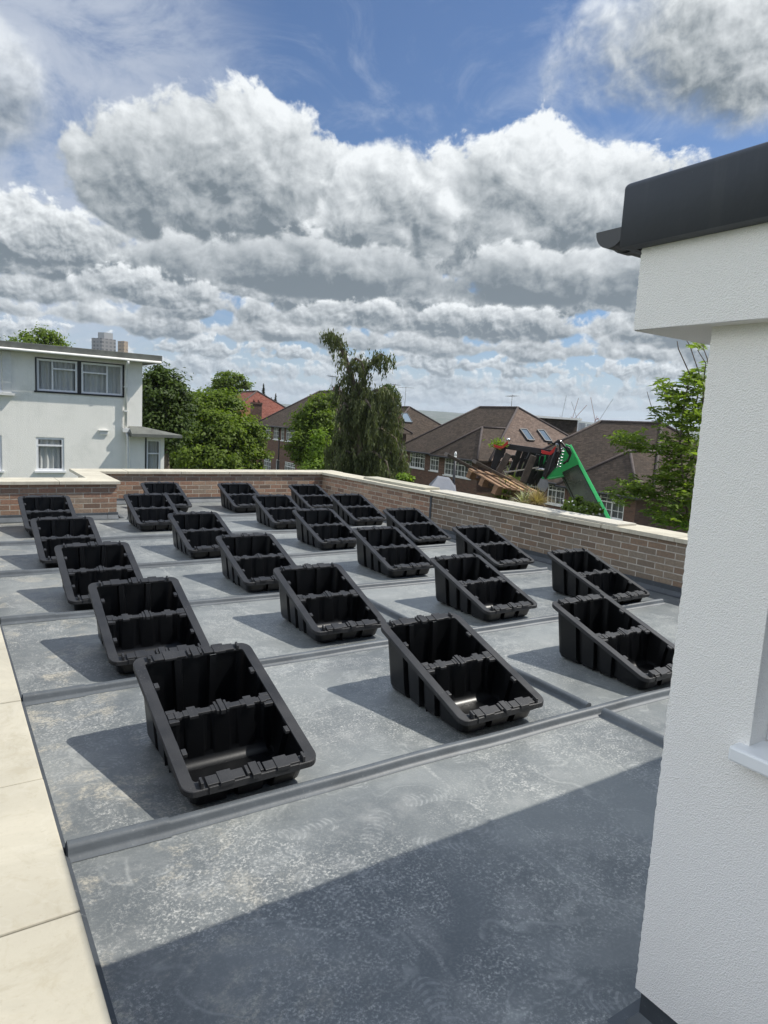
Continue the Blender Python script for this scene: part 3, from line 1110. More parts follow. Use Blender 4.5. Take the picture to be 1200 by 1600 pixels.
def tub_divider_top():
    mb = MB()
    hx = TW / 2 - 0.057
    rbox(mb, -hx, hx, -0.014, 0.014, -0.012, 0.0)
    for xc in (-0.135, 0.135):
        rbox(mb, xc - 0.042, xc + 0.042, -0.017, 0.017, -0.010, 0.0025)
        rbox(mb, xc - 0.020, xc + 0.020, -0.031, 0.031, -0.010, 0.0035)
    rbox(mb, -0.048, 0.048, -0.018, 0.018, -0.010, 0.003)
    rbox(mb, -0.012, 0.012, -0.036, 0.036, -0.010, 0.010)
    rbox(mb, -0.030, -0.018, -0.030, 0.030, -0.010, 0.007)
    rbox(mb, 0.018, 0.030, -0.030, 0.030, -0.010, 0.007)
    rbox(mb, -0.215, -0.190, -0.024, 0.016, -0.010, 0.004)
    rbox(mb, 0.190, 0.215, -0.024, 0.016, -0.010, 0.004)
    return mb


def tub_clip(s):
    """castellated interlocking plate on the low (s=-1) or high (s=1) rim"""
    mb = MB()
    yc = s * (TL / 2 - 0.026)
    up = 0.014 if s < 0 else 0.008
    for x0, x1 in ((-0.205, -0.045), (0.045, 0.205)):
        rbox(mb, x0, x1, yc - 0.024, yc + 0.020, 0.0005, up)
        xm = (x0 + x1) / 2
        rbox(mb, xm - 0.03, xm + 0.03, yc - 0.034, yc + 0.026, 0.0006, up + 0.004)
    rbox(mb, -0.018, 0.018, yc - 0.040, yc + 0.026, 0.0005, up + 0.008)
    rbox(mb, -0.036, -0.022, yc - 0.022, yc + 0.022, 0.0005, up + 0.004)
    rbox(mb, 0.022, 0.036, yc - 0.022, yc + 0.022, 0.0005, up + 0.004)
    for x in (-0.226, 0.226):
        rbox(mb, x - 0.006, x + 0.006, yc - 0.022, yc + 0.010, 0.0005, up + 0.012)
    if s < 0:
        rbox(mb, -0.20, 0.20, -TL / 2 - 0.004, -TL / 2 + 0.006, -0.024, 0.006)
    return mb


TUBS = [
    # x, y, turn, label
    (1.064, 2.866, 0.8, 'nearest black tub, lower left on the roof, with sun glinting on its floor'),
    (2.473, 2.850, -0.1, 'big black tub at front centre, between the nearest tub and the white wall'),
    (1.119, 4.404, -1.2, 'black tub directly behind the nearest one, beside the cream slabs'),
    (2.471, 4.418, -1.9, 'black tub whose low right corner touches the front centre tub'),
    (3.967, 4.344, 0.1, 'black tub behind the front centre tub and left of the one cut by the wall'),
    (3.896, 2.813, 0.1, 'black tub partly hidden by the corner of the white rendered wall'),
    (5.317, 4.200, 0.0, 'black tub nearest the viewer in the row along the brown brick parapet'),
    (1.104, 5.824, -0.7, 'third tub from the front in the leftmost row by the cream slabs'),
    (1.086, 7.355, 0.0, 'fourth tub in the leftmost row, its top edge over the tub by the parapet'),
    (1.139, 9.215, 0.4, 'leftmost far black tub, standing against the short red brick parapet'),
    (2.413, 9.224, 0.3, 'black tub just right of the outer corner of the short left parapet'),
    (3.014, 10.768, 0.2, 'far black tub half hidden behind the tub at the parapet corner'),
    (2.512, 7.443, 0.6, 'black tub in front of the two overlapping tubs at the short parapet corner'),
    (2.541, 5.916, -0.4, 'third tub from the front in the second row from the left'),
    (4.219, 10.588, 0.1, 'far black tub alone before the middle of the sunlit far parapet'),
    (4.165, 8.949, -0.3, 'black tub right in front of the lone tub at the far parapet'),
    (4.091, 7.436, 0.4, 'black tub just in front of the farthest right-hand tub, left of centre'),
    (5.396, 10.306, 1.3, 'farthest black tub on the right, below the corner where the parapets meet'),
    (5.415, 8.856, 0.1, 'second tub from the parapet corner in the row along the brown bricks'),
    (4.080, 5.911, -0.8, 'black tub in mid roof, left of the loose corner of the third parapet tub'),
    (5.361, 7.247, 0.2, 'third tub from the parapet corner, its low end in front of the movement joint'),
    (5.340, 5.722, 0.8, 'second tub from the front in the row along the brown brick parapet'),
]
t0 = thing('plastic_tub', (0, 0, 0), TUBS[0][3], 'tub', 'black ballast tubs in rows on the flat roof')
tub_shell().build('shell', M['tub'], t0)
tub_rim().build('rim', M['tub_rim'], t0, bevel=0.002)
dv = tub_divider().build('divider', M['tub'], t0)
tub_divider_top().build('divider_top', M['tub_rim'], dv, bevel=0.0015)
for s in (-1, 1):
    tub_clip(s).build('clip_plate', M['tub_rim'], t0, bevel=0.0015)
for i, (x, y, a, lab) in enumerate(TUBS):
    o = t0 if i == 0 else copy_tree(t0)
    o.location = (x, y, sag(x, y) + 0.003)
    o.rotation_euler = (0, 0, rad(a))
    o['label'] = lab

# ------------------------------------------------------------------ white rendered upper storey at the right
dm = thing('rendered_building', (1.535, 0.955, 0), 'white rendered upper storey at the right with a charcoal roof edge and a window', 'building')
WX, CY, SOF = 1.535, 0.955, 1.86
jr = random.Random(3)


def jit(a):
    return jr.uniform(-a, a)


# wall with its window opening; the corner is a slightly ragged arris
mb = MB()
wy0, wy1, wz0, wz1 = -0.55, 0.745, 0.905, 1.72
zs = [0.12 + (SOF - 0.12) * i / 180 for i in range(181)]
cor = [Vector((WX, CY + jit(.0016), z)) for z in zs]
prev = None
for c in cor:
    a, b = Vector((WX, 0.935, c.z)), Vector((WX + 0.10, CY, c.z))
    if prev:
        mb.face([prev[1], prev[0], c, a])
        mb.face([prev[0], prev[2], b, c])
    prev = (c, a, b)
# (coarser sheets round the opening)
for y0, y1, z0, z1 in ((wy1, 0.935, 0.12, SOF), (-4.0, wy0, 0.12, SOF), (wy0, wy1, 0.12, wz0), (wy0, wy1, wz1, SOF)):
    mb.face([(WX, y1, z0), (WX, y0, z0), (WX, y0, z1), (WX, y1, z1)])
D = WX + 0.075
mb.face([(WX, wy1, wz0), (D, wy1, wz0), (D, wy1, wz1), (WX, wy1, wz1)])
mb.face([(WX, wy0, wz0), (D, wy0, wz0), (D, wy0, wz1), (WX, wy0, wz1)])
mb.face([(WX, wy0, wz1), (D, wy0, wz1), (D, wy1, wz1), (WX, wy1, wz1)])
mb.face([(WX, wy0, wz0), (D, wy0, wz0), (D, wy1, wz0), (WX, wy1, wz0)])
mb.face([(WX + 0.10, CY, 0.12), (5.2, CY, 0.12), (5.2, CY, SOF), (WX + 0.10, CY, SOF)])
mb.face([(5.2, CY, 0.12), (5.2, -4, 0.12), (5.2, -4, SOF), (5.2, CY, SOF)])
mb.face([(WX, -4, 0.12), (5.2, -4, 0.12), (5.2, -4, SOF), (WX, -4, SOF)])
mb.face([(WX, -4, 0.12), (5.2, -4, 0.12), (5.2, CY, 0.12), (WX, CY, 0.12)])
mb.build('wall', M['render'], dm)
# projecting rendered band under the roof edge
BX, BY, BZ = 1.484, 1.135, 2.075
mb = MB()
N = 60
zs = [SOF + (BZ - SOF) * i / N for i in range(N + 1)]
prev = None
for z in zs:
    c = Vector((BX, BY + jit(.0014), z))
    a, b = Vector((BX, BY - 0.02, z)), Vector((BX + 0.08, BY, z))
    if prev:
        mb.face([prev[1], prev[0], c, a])
        mb.face([prev[0], prev[2], b, c])
    prev = (c, a, b)
mb.face([(BX, BY - .02, SOF), (BX, -4, SOF), (BX, -4, BZ), (BX, BY - .02, BZ)])
mb.face([(BX + .08, BY, SOF), (5.2, BY, SOF), (5.2, BY, BZ), (BX + .08, BY, BZ)])
mb.build('eaves_band', M['render'], dm)
mb = MB()
# soffit, its left edge a little ragged
pts = [(5.2, BY, SOF), (5.2, -4, SOF), (BX, -4, SOF)]
n = 120
for i in range(n + 1):
    pts.append((BX + jit(.0006), -4 + (BY + 4) * i / n, SOF - 0.0008 + jit(.0008)))
mb.face(pts)
mb.build('soffit', M['render'], dm)
# charcoal roof edge trim with a rolled top
TX, TY, TZ0, TZ1 = 1.452, 1.178, 2.058, 2.218
mb = MB()
prof = [(0.03, TZ0), (0.0, TZ0 + 0.004), (0.0, TZ1 - 0.016)] + [(0.016 - 0.016 * math.cos(k * PI / 12), TZ1 - 0.016 + 0.016 * math.sin(k * PI / 12)) for k in range(1, 7)] + [(0.35, TZ1 - 0.004)]
# left face runs along Y, far face along X; mitred at the corner
vs, fs = [], []
for a, z in prof:
    vs.append((TX + a, -4, z))
for a, z in prof:
    vs.append((TX + a, TY - a, z))
for a, z in prof:
    vs.append((5.2, TY - a, z))
n = len(prof)
for r_ in range(2):
    for i in range(n - 1):
        fs.append((r_ * n + i, r_ * n + i + 1, (r_ + 1) * n + i + 1, (r_ + 1) * n + i))
mb.mesh(vs, fs, True)
mb.face([(TX + .34, TY - .34, TZ1 - .004), (5.2, TY - .34, TZ1 - .004), (5.2, -4, TZ1 - .004), (TX + .34, -4, TZ1 - .004)])
mb.build('roof_edge', M['fascia'], dm)
# half-round gutter on the far side, seen from its closed end
mb = MB()
gc, gz, gr = TY + 0.045, 2.118, 0.046
ring = [(gc + gr * math.cos(PI + PI * k / 14), gz + gr * math.sin(PI + PI * k / 14)) for k in range(15)]
ri = [(gc + (gr - .003) * math.cos(PI + PI * k / 14), gz + (gr - .003) * math.sin(PI + PI * k / 14)) for k in range(15)]
x0, x1 = 1.470, 5.2
vs = [(x0, y, z) for y, z in ring] + [(x1, y, z) for y, z in ring] + [(x0, y, z) for y, z in ri] + [(x1, y, z) for y, z in ri]
fs = [(i, i + 1, 15 + i + 1, 15 + i) for i in range(14)] + [(30 + i + 1, 30 + i, 45 + i, 45 + i + 1) for i in range(14)]
fs += [(0, 15, 45, 30), (14, 44, 59, 29)]
mb.mesh(vs, fs, True)
gt = mb.build('gutter', M['gutter'], dm)
mb = MB()
mb.extrude([(x0 - .003, y, z) for y, z in ring], (0.006, 0, 0))
mb.build('stop_end', M['gutter'], gt)
for bx in (1.53, 2.4, 3.4):
    mb = MB()
    ro = [(gc + (gr + .007) * math.cos(PI + PI * k / 14), gz + 0.004 + (gr + .007) * math.sin(PI + PI * k / 14)) for k in range(15)]
    rin = [(gc + (gr + .0005) * math.cos(PI + PI * k / 14), gz + 0.004 + (gr + .0005) * math.sin(PI + PI * k / 14)) for k in range(15)]
    mb.extrude([(bx, y, z) for y, z in ro] + [(bx, y, z) for y, z in reversed(rin)], (0.03, 0, 0))
    mb.box((bx, TY - .002, gz - 0.05), (bx + 0.03, TY + 0.006, gz + 0.03))
    mb.build('bracket', M['gutter'], gt)
# window in the wall
mb = MB()
fw = 0.06
D0, D1 = D - 0.005, D + 0.055
mb.box((D0, wy0, wz0), (D1, wy0 + fw, wz1))
mb.box((D0, wy1 - fw, wz0), (D1, wy1, wz1))
mb.box((D0, wy0 + fw, wz0), (D1, wy1 - fw, wz0 + fw + .02))
mb.box((D0, wy0 + fw, wz1 - fw), (D1, wy1 - fw, wz1))
mb.box((D0, 0.08, wz0 + fw + .02), (D1, 0.14, wz1 - fw))
wf = mb.build('window', M['upvc'], dm, bevel=0.004)
mb = MB()
mb.face([(D + .03, wy0 + fw, wz0 + fw), (D + .03, wy1 - fw, wz0 + fw), (D + .03, wy1 - fw, wz1 - fw), (D + .03, wy0 + fw, wz1 - fw)])
mb.build('pane', M['glass'], wf)
mb = MB()
mb.box((WX - 0.040, wy0 - 0.03, wz0 - 0.034), (D0 - 0.001, wy1 + 0.026, wz0 + 0.002))
mb.build('sill', M['upvc'], wf, bevel=0.006)
mb = MB()
mb.box((1.70, -1.5, 0.14), (3.5, 0.9, 1.85))
mb.build('room_lining', M['dark_room'], dm)
# dark membrane turned up under the render
mb = MB()
mb.box((WX + 0.012, -4.0, -0.02), (5.2, CY - 0.012, 0.1195))
mb.build('base_flashing', M['membrane_dark'], dm)
mb = MB()
pr_ = [(0.012, 0.05), (-0.012, 0.012), (-0.045, 0.004)]
vs = [(WX + a, -2.2, z) for a, z in pr_] + [(WX + a, CY - a, z) for a, z in pr_] + [(5.2, CY - a, z) for a, z in pr_]
mb.mesh(vs, [(r_ * 3 + i, r_ * 3 + i + 1, r_ * 3 + i + 4, r_ * 3 + i + 3) for r_ in range(2) for i in range(2)])
mb.build('base_flashing', M['membrane'], dm)

# ------------------------------------------------------------------ ground, hills
def ground_z(x, y):
    r = math.hypot(x, y)
    z = -7.6 + 0.068 * max(-40, min(y, 62))
    k = max(0.0, min(1.0, (r - 75) / 500))
    z = z * (1 - k) + (-24) * k
    if r > 1600:
        a = math.atan2(x, y)
        h = 46 + 10 * math.sin(3.1 * a + 0.5) + 6 * math.sin(11 * a) + 3 * math.sin(31 * a + 1)
        q = max(0.0, min(1.0, (r - 1600) / 1800))
        z += (h + 24) * q * q * (3 - 2 * q)
    return z


M['garden'] = plain('garden ground', (0.055, 0.075, 0.03), 0.95, 0.5, 0.35, bmp=0.4, bscale=8)
mt, nt, b = new_mat('far suburb')
co = tex(nt)
n1_ = noise(nt, co, 0.012, 6, 0.7)
n2_ = noise(nt, co, 0.05, 5, 0.7)
c_ = mix(nt, n1_.step(0.4, 0.6), (0.045, 0.065, 0.035), (0.10, 0.11, 0.09))
c_ = mix(nt, n2_.step(0.58, 0.66), c_, (0.30, 0.27, 0.24))
put(nt, b.inputs['Base Color'], c_)
b.inputs['Roughness'].default_value = 0.95
M['suburb'] = mt
for nm, r0, r1, nr, mk in (('ground', 0.0, 160.0, 40, 'garden'), ('hills', 160.0, 5200.0, 46, 'suburb')):
    mb = MB()
    na = 120
    vs, fs = [], []
    for i in range(nr + 1):
        r = r0 + (r1 - r0) * (i / nr) ** (1.0 if r0 == 0 else 2.2)
        for k in range(na):
            a = 2 * PI * k / na
            x, y = r * math.sin(a), r * math.cos(a)
            vs.append((x, y, ground_z(x, y) - (0.0 if r0 == 0 else 0.004)))
    for i in range(nr):
        for k in range(na):
            k2 = (k + 1) % na
            fs.append((i * na + k, i * na + k2, (i + 1) * na + k2, (i + 1) * na + k))
    mb.mesh(vs, fs, True)
    o = mb.build(nm, M[mk], None, weld=(r0 == 0))
    tag(o, kind='structure')


# ------------------------------------------------------------------ houses
def wall_holes(mb, P, u0, u1, z0, z1, holes, rev=0.10):
    us = sorted({u0, u1, *[h[0] for h in holes], *[h[1] for h in holes]})
    zs = sorted({z0, z1, *[h[2] for h in holes], *[h[3] for h in holes]})
    for a, b_ in zip(us, us[1:]):
        for c, d in zip(zs, zs[1:]):
            um, zm = (a + b_) / 2, (c + d) / 2
            if any(h[0] < um < h[1] and h[2] < zm < h[3] for h in holes):
                continue
            mb.face([P(a, c, 0), P(b_, c, 0), P(b_, d, 0), P(a, d, 0)])
    for h in holes:
        a, b_, c, d = h
        mb.face([P(a, c, 0), P(b_, c, 0), P(b_, c, rev), P(a, c, rev)])
        mb.face([P(a, d, 0), P(b_, d, 0), P(b_, d, rev), P(a, d, rev)])
        mb.face([P(a, c, 0), P(a, d, 0), P(a, d, rev), P(a, c, rev)])
        mb.face([P(b_, c, 0), P(b_, d, 0), P(b_, d, rev), P(b_, c, rev)])


def pbox(mb, P, u0, u1, z0, z1, d0, d1):
    c = [P(u0, z0, d0), P(u1, z0, d0), P(u1, z0, d1), P(u0, z0, d1), P(u0, z1, d0), P(u1, z1, d0), P(u1, z1, d1), P(u0, z1, d1)]
    mb.mesh(c, [(3, 2, 1, 0), (4, 5, 6, 7), (0, 1, 5, 4), (1, 2, 6, 5), (2, 3, 7, 6), (3, 0, 4, 7)])


def window(parent, P, u0, u1, z0, z1, lights, rec=0.05, fw=0.055, bars=(0, 0), frame='white_paint', curtain=0.0, glass='glass_house', sill=True, seed=0):
    """lights: list of (ua, ub, za, zb) openings as fractions of the frame"""
    mb = MB()
    pbox(mb, P, u0, u0 + fw, z0, z1, rec, rec + 0.07)
    pbox(mb, P, u1 - fw, u1, z0, z1, rec, rec + 0.07)
    pbox(mb, P, u0 + fw, u1 - fw, z0, z0 + fw, rec + .001, rec + 0.07)
    pbox(mb, P, u0 + fw, u1 - fw, z1 - fw, z1, rec + .001, rec + 0.07)
    W_, H_ = u1 - u0, z1 - z0
    pane = MB()
    pane.face([P(u0 + fw, z0 + fw, rec + .045), P(u1 - fw, z0 + fw, rec + .045), P(u1 - fw, z1 - fw, rec + .045), P(u0 + fw, z1 - fw, rec + .045)])
    for a, b_, c, d in lights:
        ua, ub, za, zb = u0 + a * W_, u0 + b_ * W_, z0 + c * H_, z0 + d * H_
        f = fw * 0.8
        if a > 0:
            pbox(mb, P, ua - f / 2, ua + f / 2, za + .002, zb - .002, rec - .006, rec + 0.066)
        if c > 0:
            pbox(mb, P, ua + f / 2, ub - f / 2, za - f / 2, za + f / 2, rec - .004, rec + 0.064)
        nx_, nz_ = bars
        for i in range(1, nx_):
            x = ua + (ub - ua) * i / nx_
            pbox(mb, P, x - .013, x + .013, za, zb, rec + .02, rec + 0.05)
        for i in range(1, nz_):
            z = za + (zb - za) * i / nz_
            pbox(mb, P, ua, ub, z - .013, z + .013, rec + .022, rec + 0.048)
    if sill:
        pbox(mb, P, u0 - 0.05, u1 + 0.05, z0 - 0.06, z0 - 0.001, -0.06, rec + .02)
    w = mb.build('window', M[frame], parent)
    pane.build('pane', M[glass], w)
    if curtain:
        cb = MB()
        r = random.Random(seed)
        spans = [(u0 + fw, u1 - fw)] if curtain >= 1 else [(u0 + fw, u0 + fw + W_ * curtain / 2), (u1 - fw - W_ * curtain / 2, u1 - fw)]
        for a, b_ in spans:
            n = max(8, int((b_ - a) / 0.035))
            prev = None
            ph = r.random() * 9
            for i in range(n + 1):
                u = a + (b_ - a) * i / n
                d = rec + 0.11 + 0.035 * math.sin(i * 1.25 + ph) + 0.012 * math.sin(i * 0.37 + ph)
                q = (P(u, z0 + .02, d), P(u, z1 - .02, d))
                if prev:
                    cb.face([prev[0], q[0], q[1], prev[1]], True)
                prev = q
        cb.build('curtain', M['curtain'], w)
    return w


# the white house on the left
HY = 24.0
wh = thing('white_house', (2.0, HY, -6.0), 'flat roofed white rendered house at the left with curtained windows and a white downpipe', 'house')


def PW(u, z, d):
    return Vector((u, HY + d, z))


def PL(u, z, d):
    return Vector((u, HY - 0.06 + d, z))


HX1 = 5.88
holes = [(2.68, 5.25, 1.92, 2.92), (2.63, 3.45, -0.60, 0.47), (0.55, 1.69, -0.60, 0.49), (0.30, 1.72, 1.86, 2.92)]
mb = MB()
wall_holes(mb, PW, -6.0, HX1, -6.3, 3.08, holes)
mb.face([(HX1, HY, -6.3), (HX1, 33, -6.3), (HX1, 33, 3.08), (HX1, HY, 3.08)])
mb.face([(-6, 33, -6.3), (HX1, 33, -6.3), (HX1, 33, 3.08), (-6, 33, 3.08)])
mb.face([(-6, HY, -6.3), (-6, 33, -6.3), (-6, 33, 3.08), (-6, HY, 3.08)])
mb.build('wall', M['render_old'], wh)
mb = MB()
mb.box((-5.9, HY + 0.9, -6.0), (HX1 - .1, 32.9, 3.0))
mb.build('room_lining', M['dark_room'], wh)
mb = MB()
mb.box((-6.5, HY - 0.34, 3.085), (6.42, 33.5, 3.13))
mb.box((-6.5, HY - 0.36, 3.131), (6.44, 33.5, 3.33))
mb.build('roof', M['felt'], wh, bevel=0.01)
mb = MB()
mb.tube([(-6.5, HY - 0.395, 3.10), (6.40, HY - 0.395, 3.10)], 0.042, 10)
gt2 = mb.build('gutter', M['white_paint'], wh)
mb = MB()
mb.tube([(5.33, HY - 0.395, 3.06), (5.33, HY - 0.38, 2.98), (5.33, HY - 0.12, 2.86), (5.33, HY - 0.08, 2.78), (5.33, HY - 0.08, 0.86)], 0.045, 10)
mb.box((5.22, HY - 0.19, 0.72), (5.44, HY - 0.03, 0.86))
mb.tube([(5.34, HY - 0.12, 0.73), (5.38, HY - 0.16, 0.55), (5.38, HY - 0.16, -6.0)], 0.045, 10)
for z in (2.2, 1.4):
    mb.box((5.27, HY - 0.13, z), (5.39, HY - 0.002, z + 0.05))
mb.build('downpipe', M['white_paint'], wh)
mb = MB()
pbox(mb, PW, 2.60, 5.33, 1.87, 1.92, -0.03, 0.05)
pbox(mb, PW, 2.635, 5.295, 2.921, 2.95, -0.02, 0.05)
pbox(mb, PW, 2.635, 2.68, 1.921, 2.92, -0.02, 0.05)
pbox(mb, PW, 5.25, 5.295, 1.921, 2.92, -0.02, 0.05)
pbox(mb, PW, 3.86, 3.97, 1.921, 2.92, 0.02, 0.11)
mb.build('window_surround', M['black_paint'], wh)
window(wh, PW, 2.685, 3.855, 1.925, 2.915, [(0, .38, 0, 1), (.38, 1, 0, .72), (.38, 1, .72, 1)], 0.03, 0.06, frame='upvc', curtain=0.95, glass='glass', sill=False, seed=1)
window(wh, PW, 3.975, 5.245, 1.925, 2.915, [(0, .62, 0, .68), (0, .62, .68, 1), (.62, 1, 0, 1)], 0.03, 0.06, frame='upvc', curtain=1, glass='glass', sill=False, seed=2)
window(wh, PW, 2.632, 3.448, -0.598, 0.468, [(0, 1, 0, .76), (0, 1, .76, 1)], 0.02, 0.07, frame='upvc', curtain=1, glass='glass', seed=3)
window(wh, PW, 0.552, 1.688, -0.598, 0.488, [(0, 1, 0, .76), (0, 1, .76, 1)], 0.02, 0.07, frame='upvc', curtain=0.7, glass='glass', seed=4)
window(wh, PW, 0.302, 1.718, 1.862, 2.918, [(0, .5, 0, 1), (.5, 1, 0, 1)], 0.02, 0.07, frame='upvc', curtain=0.8, glass='glass', seed=5, bars=(1, 9))
mb = MB()
pbox(mb, PW, 1.74, 1.98, 1.80, 3.05, -0.07, 0.0)
pbox(mb, PW, 0.2, 2.06, 1.72, 1.799, -0.14, 0.0)
mb.build('window_surround', M['white_paint'], wh)
mb = MB()
pbox(mb, PW, 4.52, 4.78, 0.62, 0.74, -0.05, 0.0)
pbox(mb, PW, 4.48, 4.80, 0.741, 0.765, -0.08, 0.0)
mb.build('vent', M['white_paint'], wh)
# low wing with a lean-to roof
mb = MB()
wall_holes(mb, PL, 5.46, 6.62, -6.3, 0.60, [(6.02, 6.50, -1.0, 0.50)])
mb.face([(6.62, HY - .06, -6.3), (6.62, 29, -6.3), (6.62, 29, 0.6), (6.62, HY - .06, 0.6)])
mb.face([(5.46, HY - .06, -6.3), (5.46, HY - .002, -6.3), (5.46, HY - .002, 0.6), (5.46, HY - .06, 0.6)])
mb.build('wing_wall', M['render_old'], wh)
mb = MB()
pbox(mb, PL, 5.97, 6.02, -1.05, 0.56, -0.015, 0.06)
mb.build('window_surround', M['black_paint'], wh)
window(wh, PL, 6.022, 6.498, -0.99, 0.495, [(0, 1, 0, .68), (0, 1, .68, 1)], 0.02, 0.055, frame='upvc', curtain=1, glass='glass', sill=False, seed=6)
mb = MB()
A_, B_ = HY - 0.55, 29.4
mb.mesh([(5.40, A_, 0.60), (7.10, A_, 0.60), (7.10, B_, 0.60), (5.40, B_, 0.60), (5.42, A_, 0.70), (7.10, A_, 0.70), (7.10, B_, 0.70), (5.42, B_, 0.70), (5.45, HY - .004, 0.93), (5.89, HY - .004, 0.93), (5.89, 28.9, 0.93)],
        [(0, 1, 2, 3), (0, 1, 5, 4), (1, 2, 6, 5), (4, 5, 9, 8), (5, 6, 10, 9), (0, 4, 8)])
mb.build('wing_roof', M['felt'], wh)


def hip(mb, P, u0, u1, d0, d1, ze, zr, inset0, inset1, ov, th=0.09):
    """hipped roof: eave rectangle, ridge along u"""
    a, b_, c, d = u0 - ov, u1 + ov, d0 - ov, d1 + ov
    dm_ = (d0 + d1) / 2
    r0, r1 = P(u0 + inset0, zr, dm_), P(u1 - inset1, zr, dm_)
    E0, E1, E2, E3 = P(a, ze, c), P(b_, ze, c), P(b_, ze, d), P(a, ze, d)
    for f in ([E0, E1, r1, r0], [E1, E2, r1], [E2, E3, r0, r1], [E3, E0, r0]):
        mb.face(f)
    L0 = [q - Vector((0, 0, th)) for q in (E0, E1, E2, E3)]
    for i, (p, q) in enumerate(zip((E0, E1, E2, E3), (E1, E2, E3, E0))):
        mb.face([L0[i], L0[(i + 1) % 4], q, p])
    mb.face(L0)
    return (E0, E1, E2, E3, r0, r1)


HA = rad(4.5)
HT = Vector((-math.sin(HA), -math.cos(HA), 0))
HN = Vector((-HT.y, HT.x, 0))


def aerial(parent, p, h=1.4, az=0.5):
    mb = MB()
    p = Vector(p)
    mb.tube([p, p + Vector((0, 0, h))], 0.022, 5)
    t = Vector((math.cos(az), math.sin(az), 0))
    s = Vector((-t.y, t.x, 0))
    c = p + Vector((0, 0, h - 0.1))
    mb.tube([c - t * 0.75, c + t * 0.75], 0.016, 4)
    for k in range(-4, 5):
        q = c + t * (0.17 * k)
        mb.tube([q - s * 0.25, q + s * 0.25], 0.012, 4)
    return mb.build('aerial', M['lead'], parent)


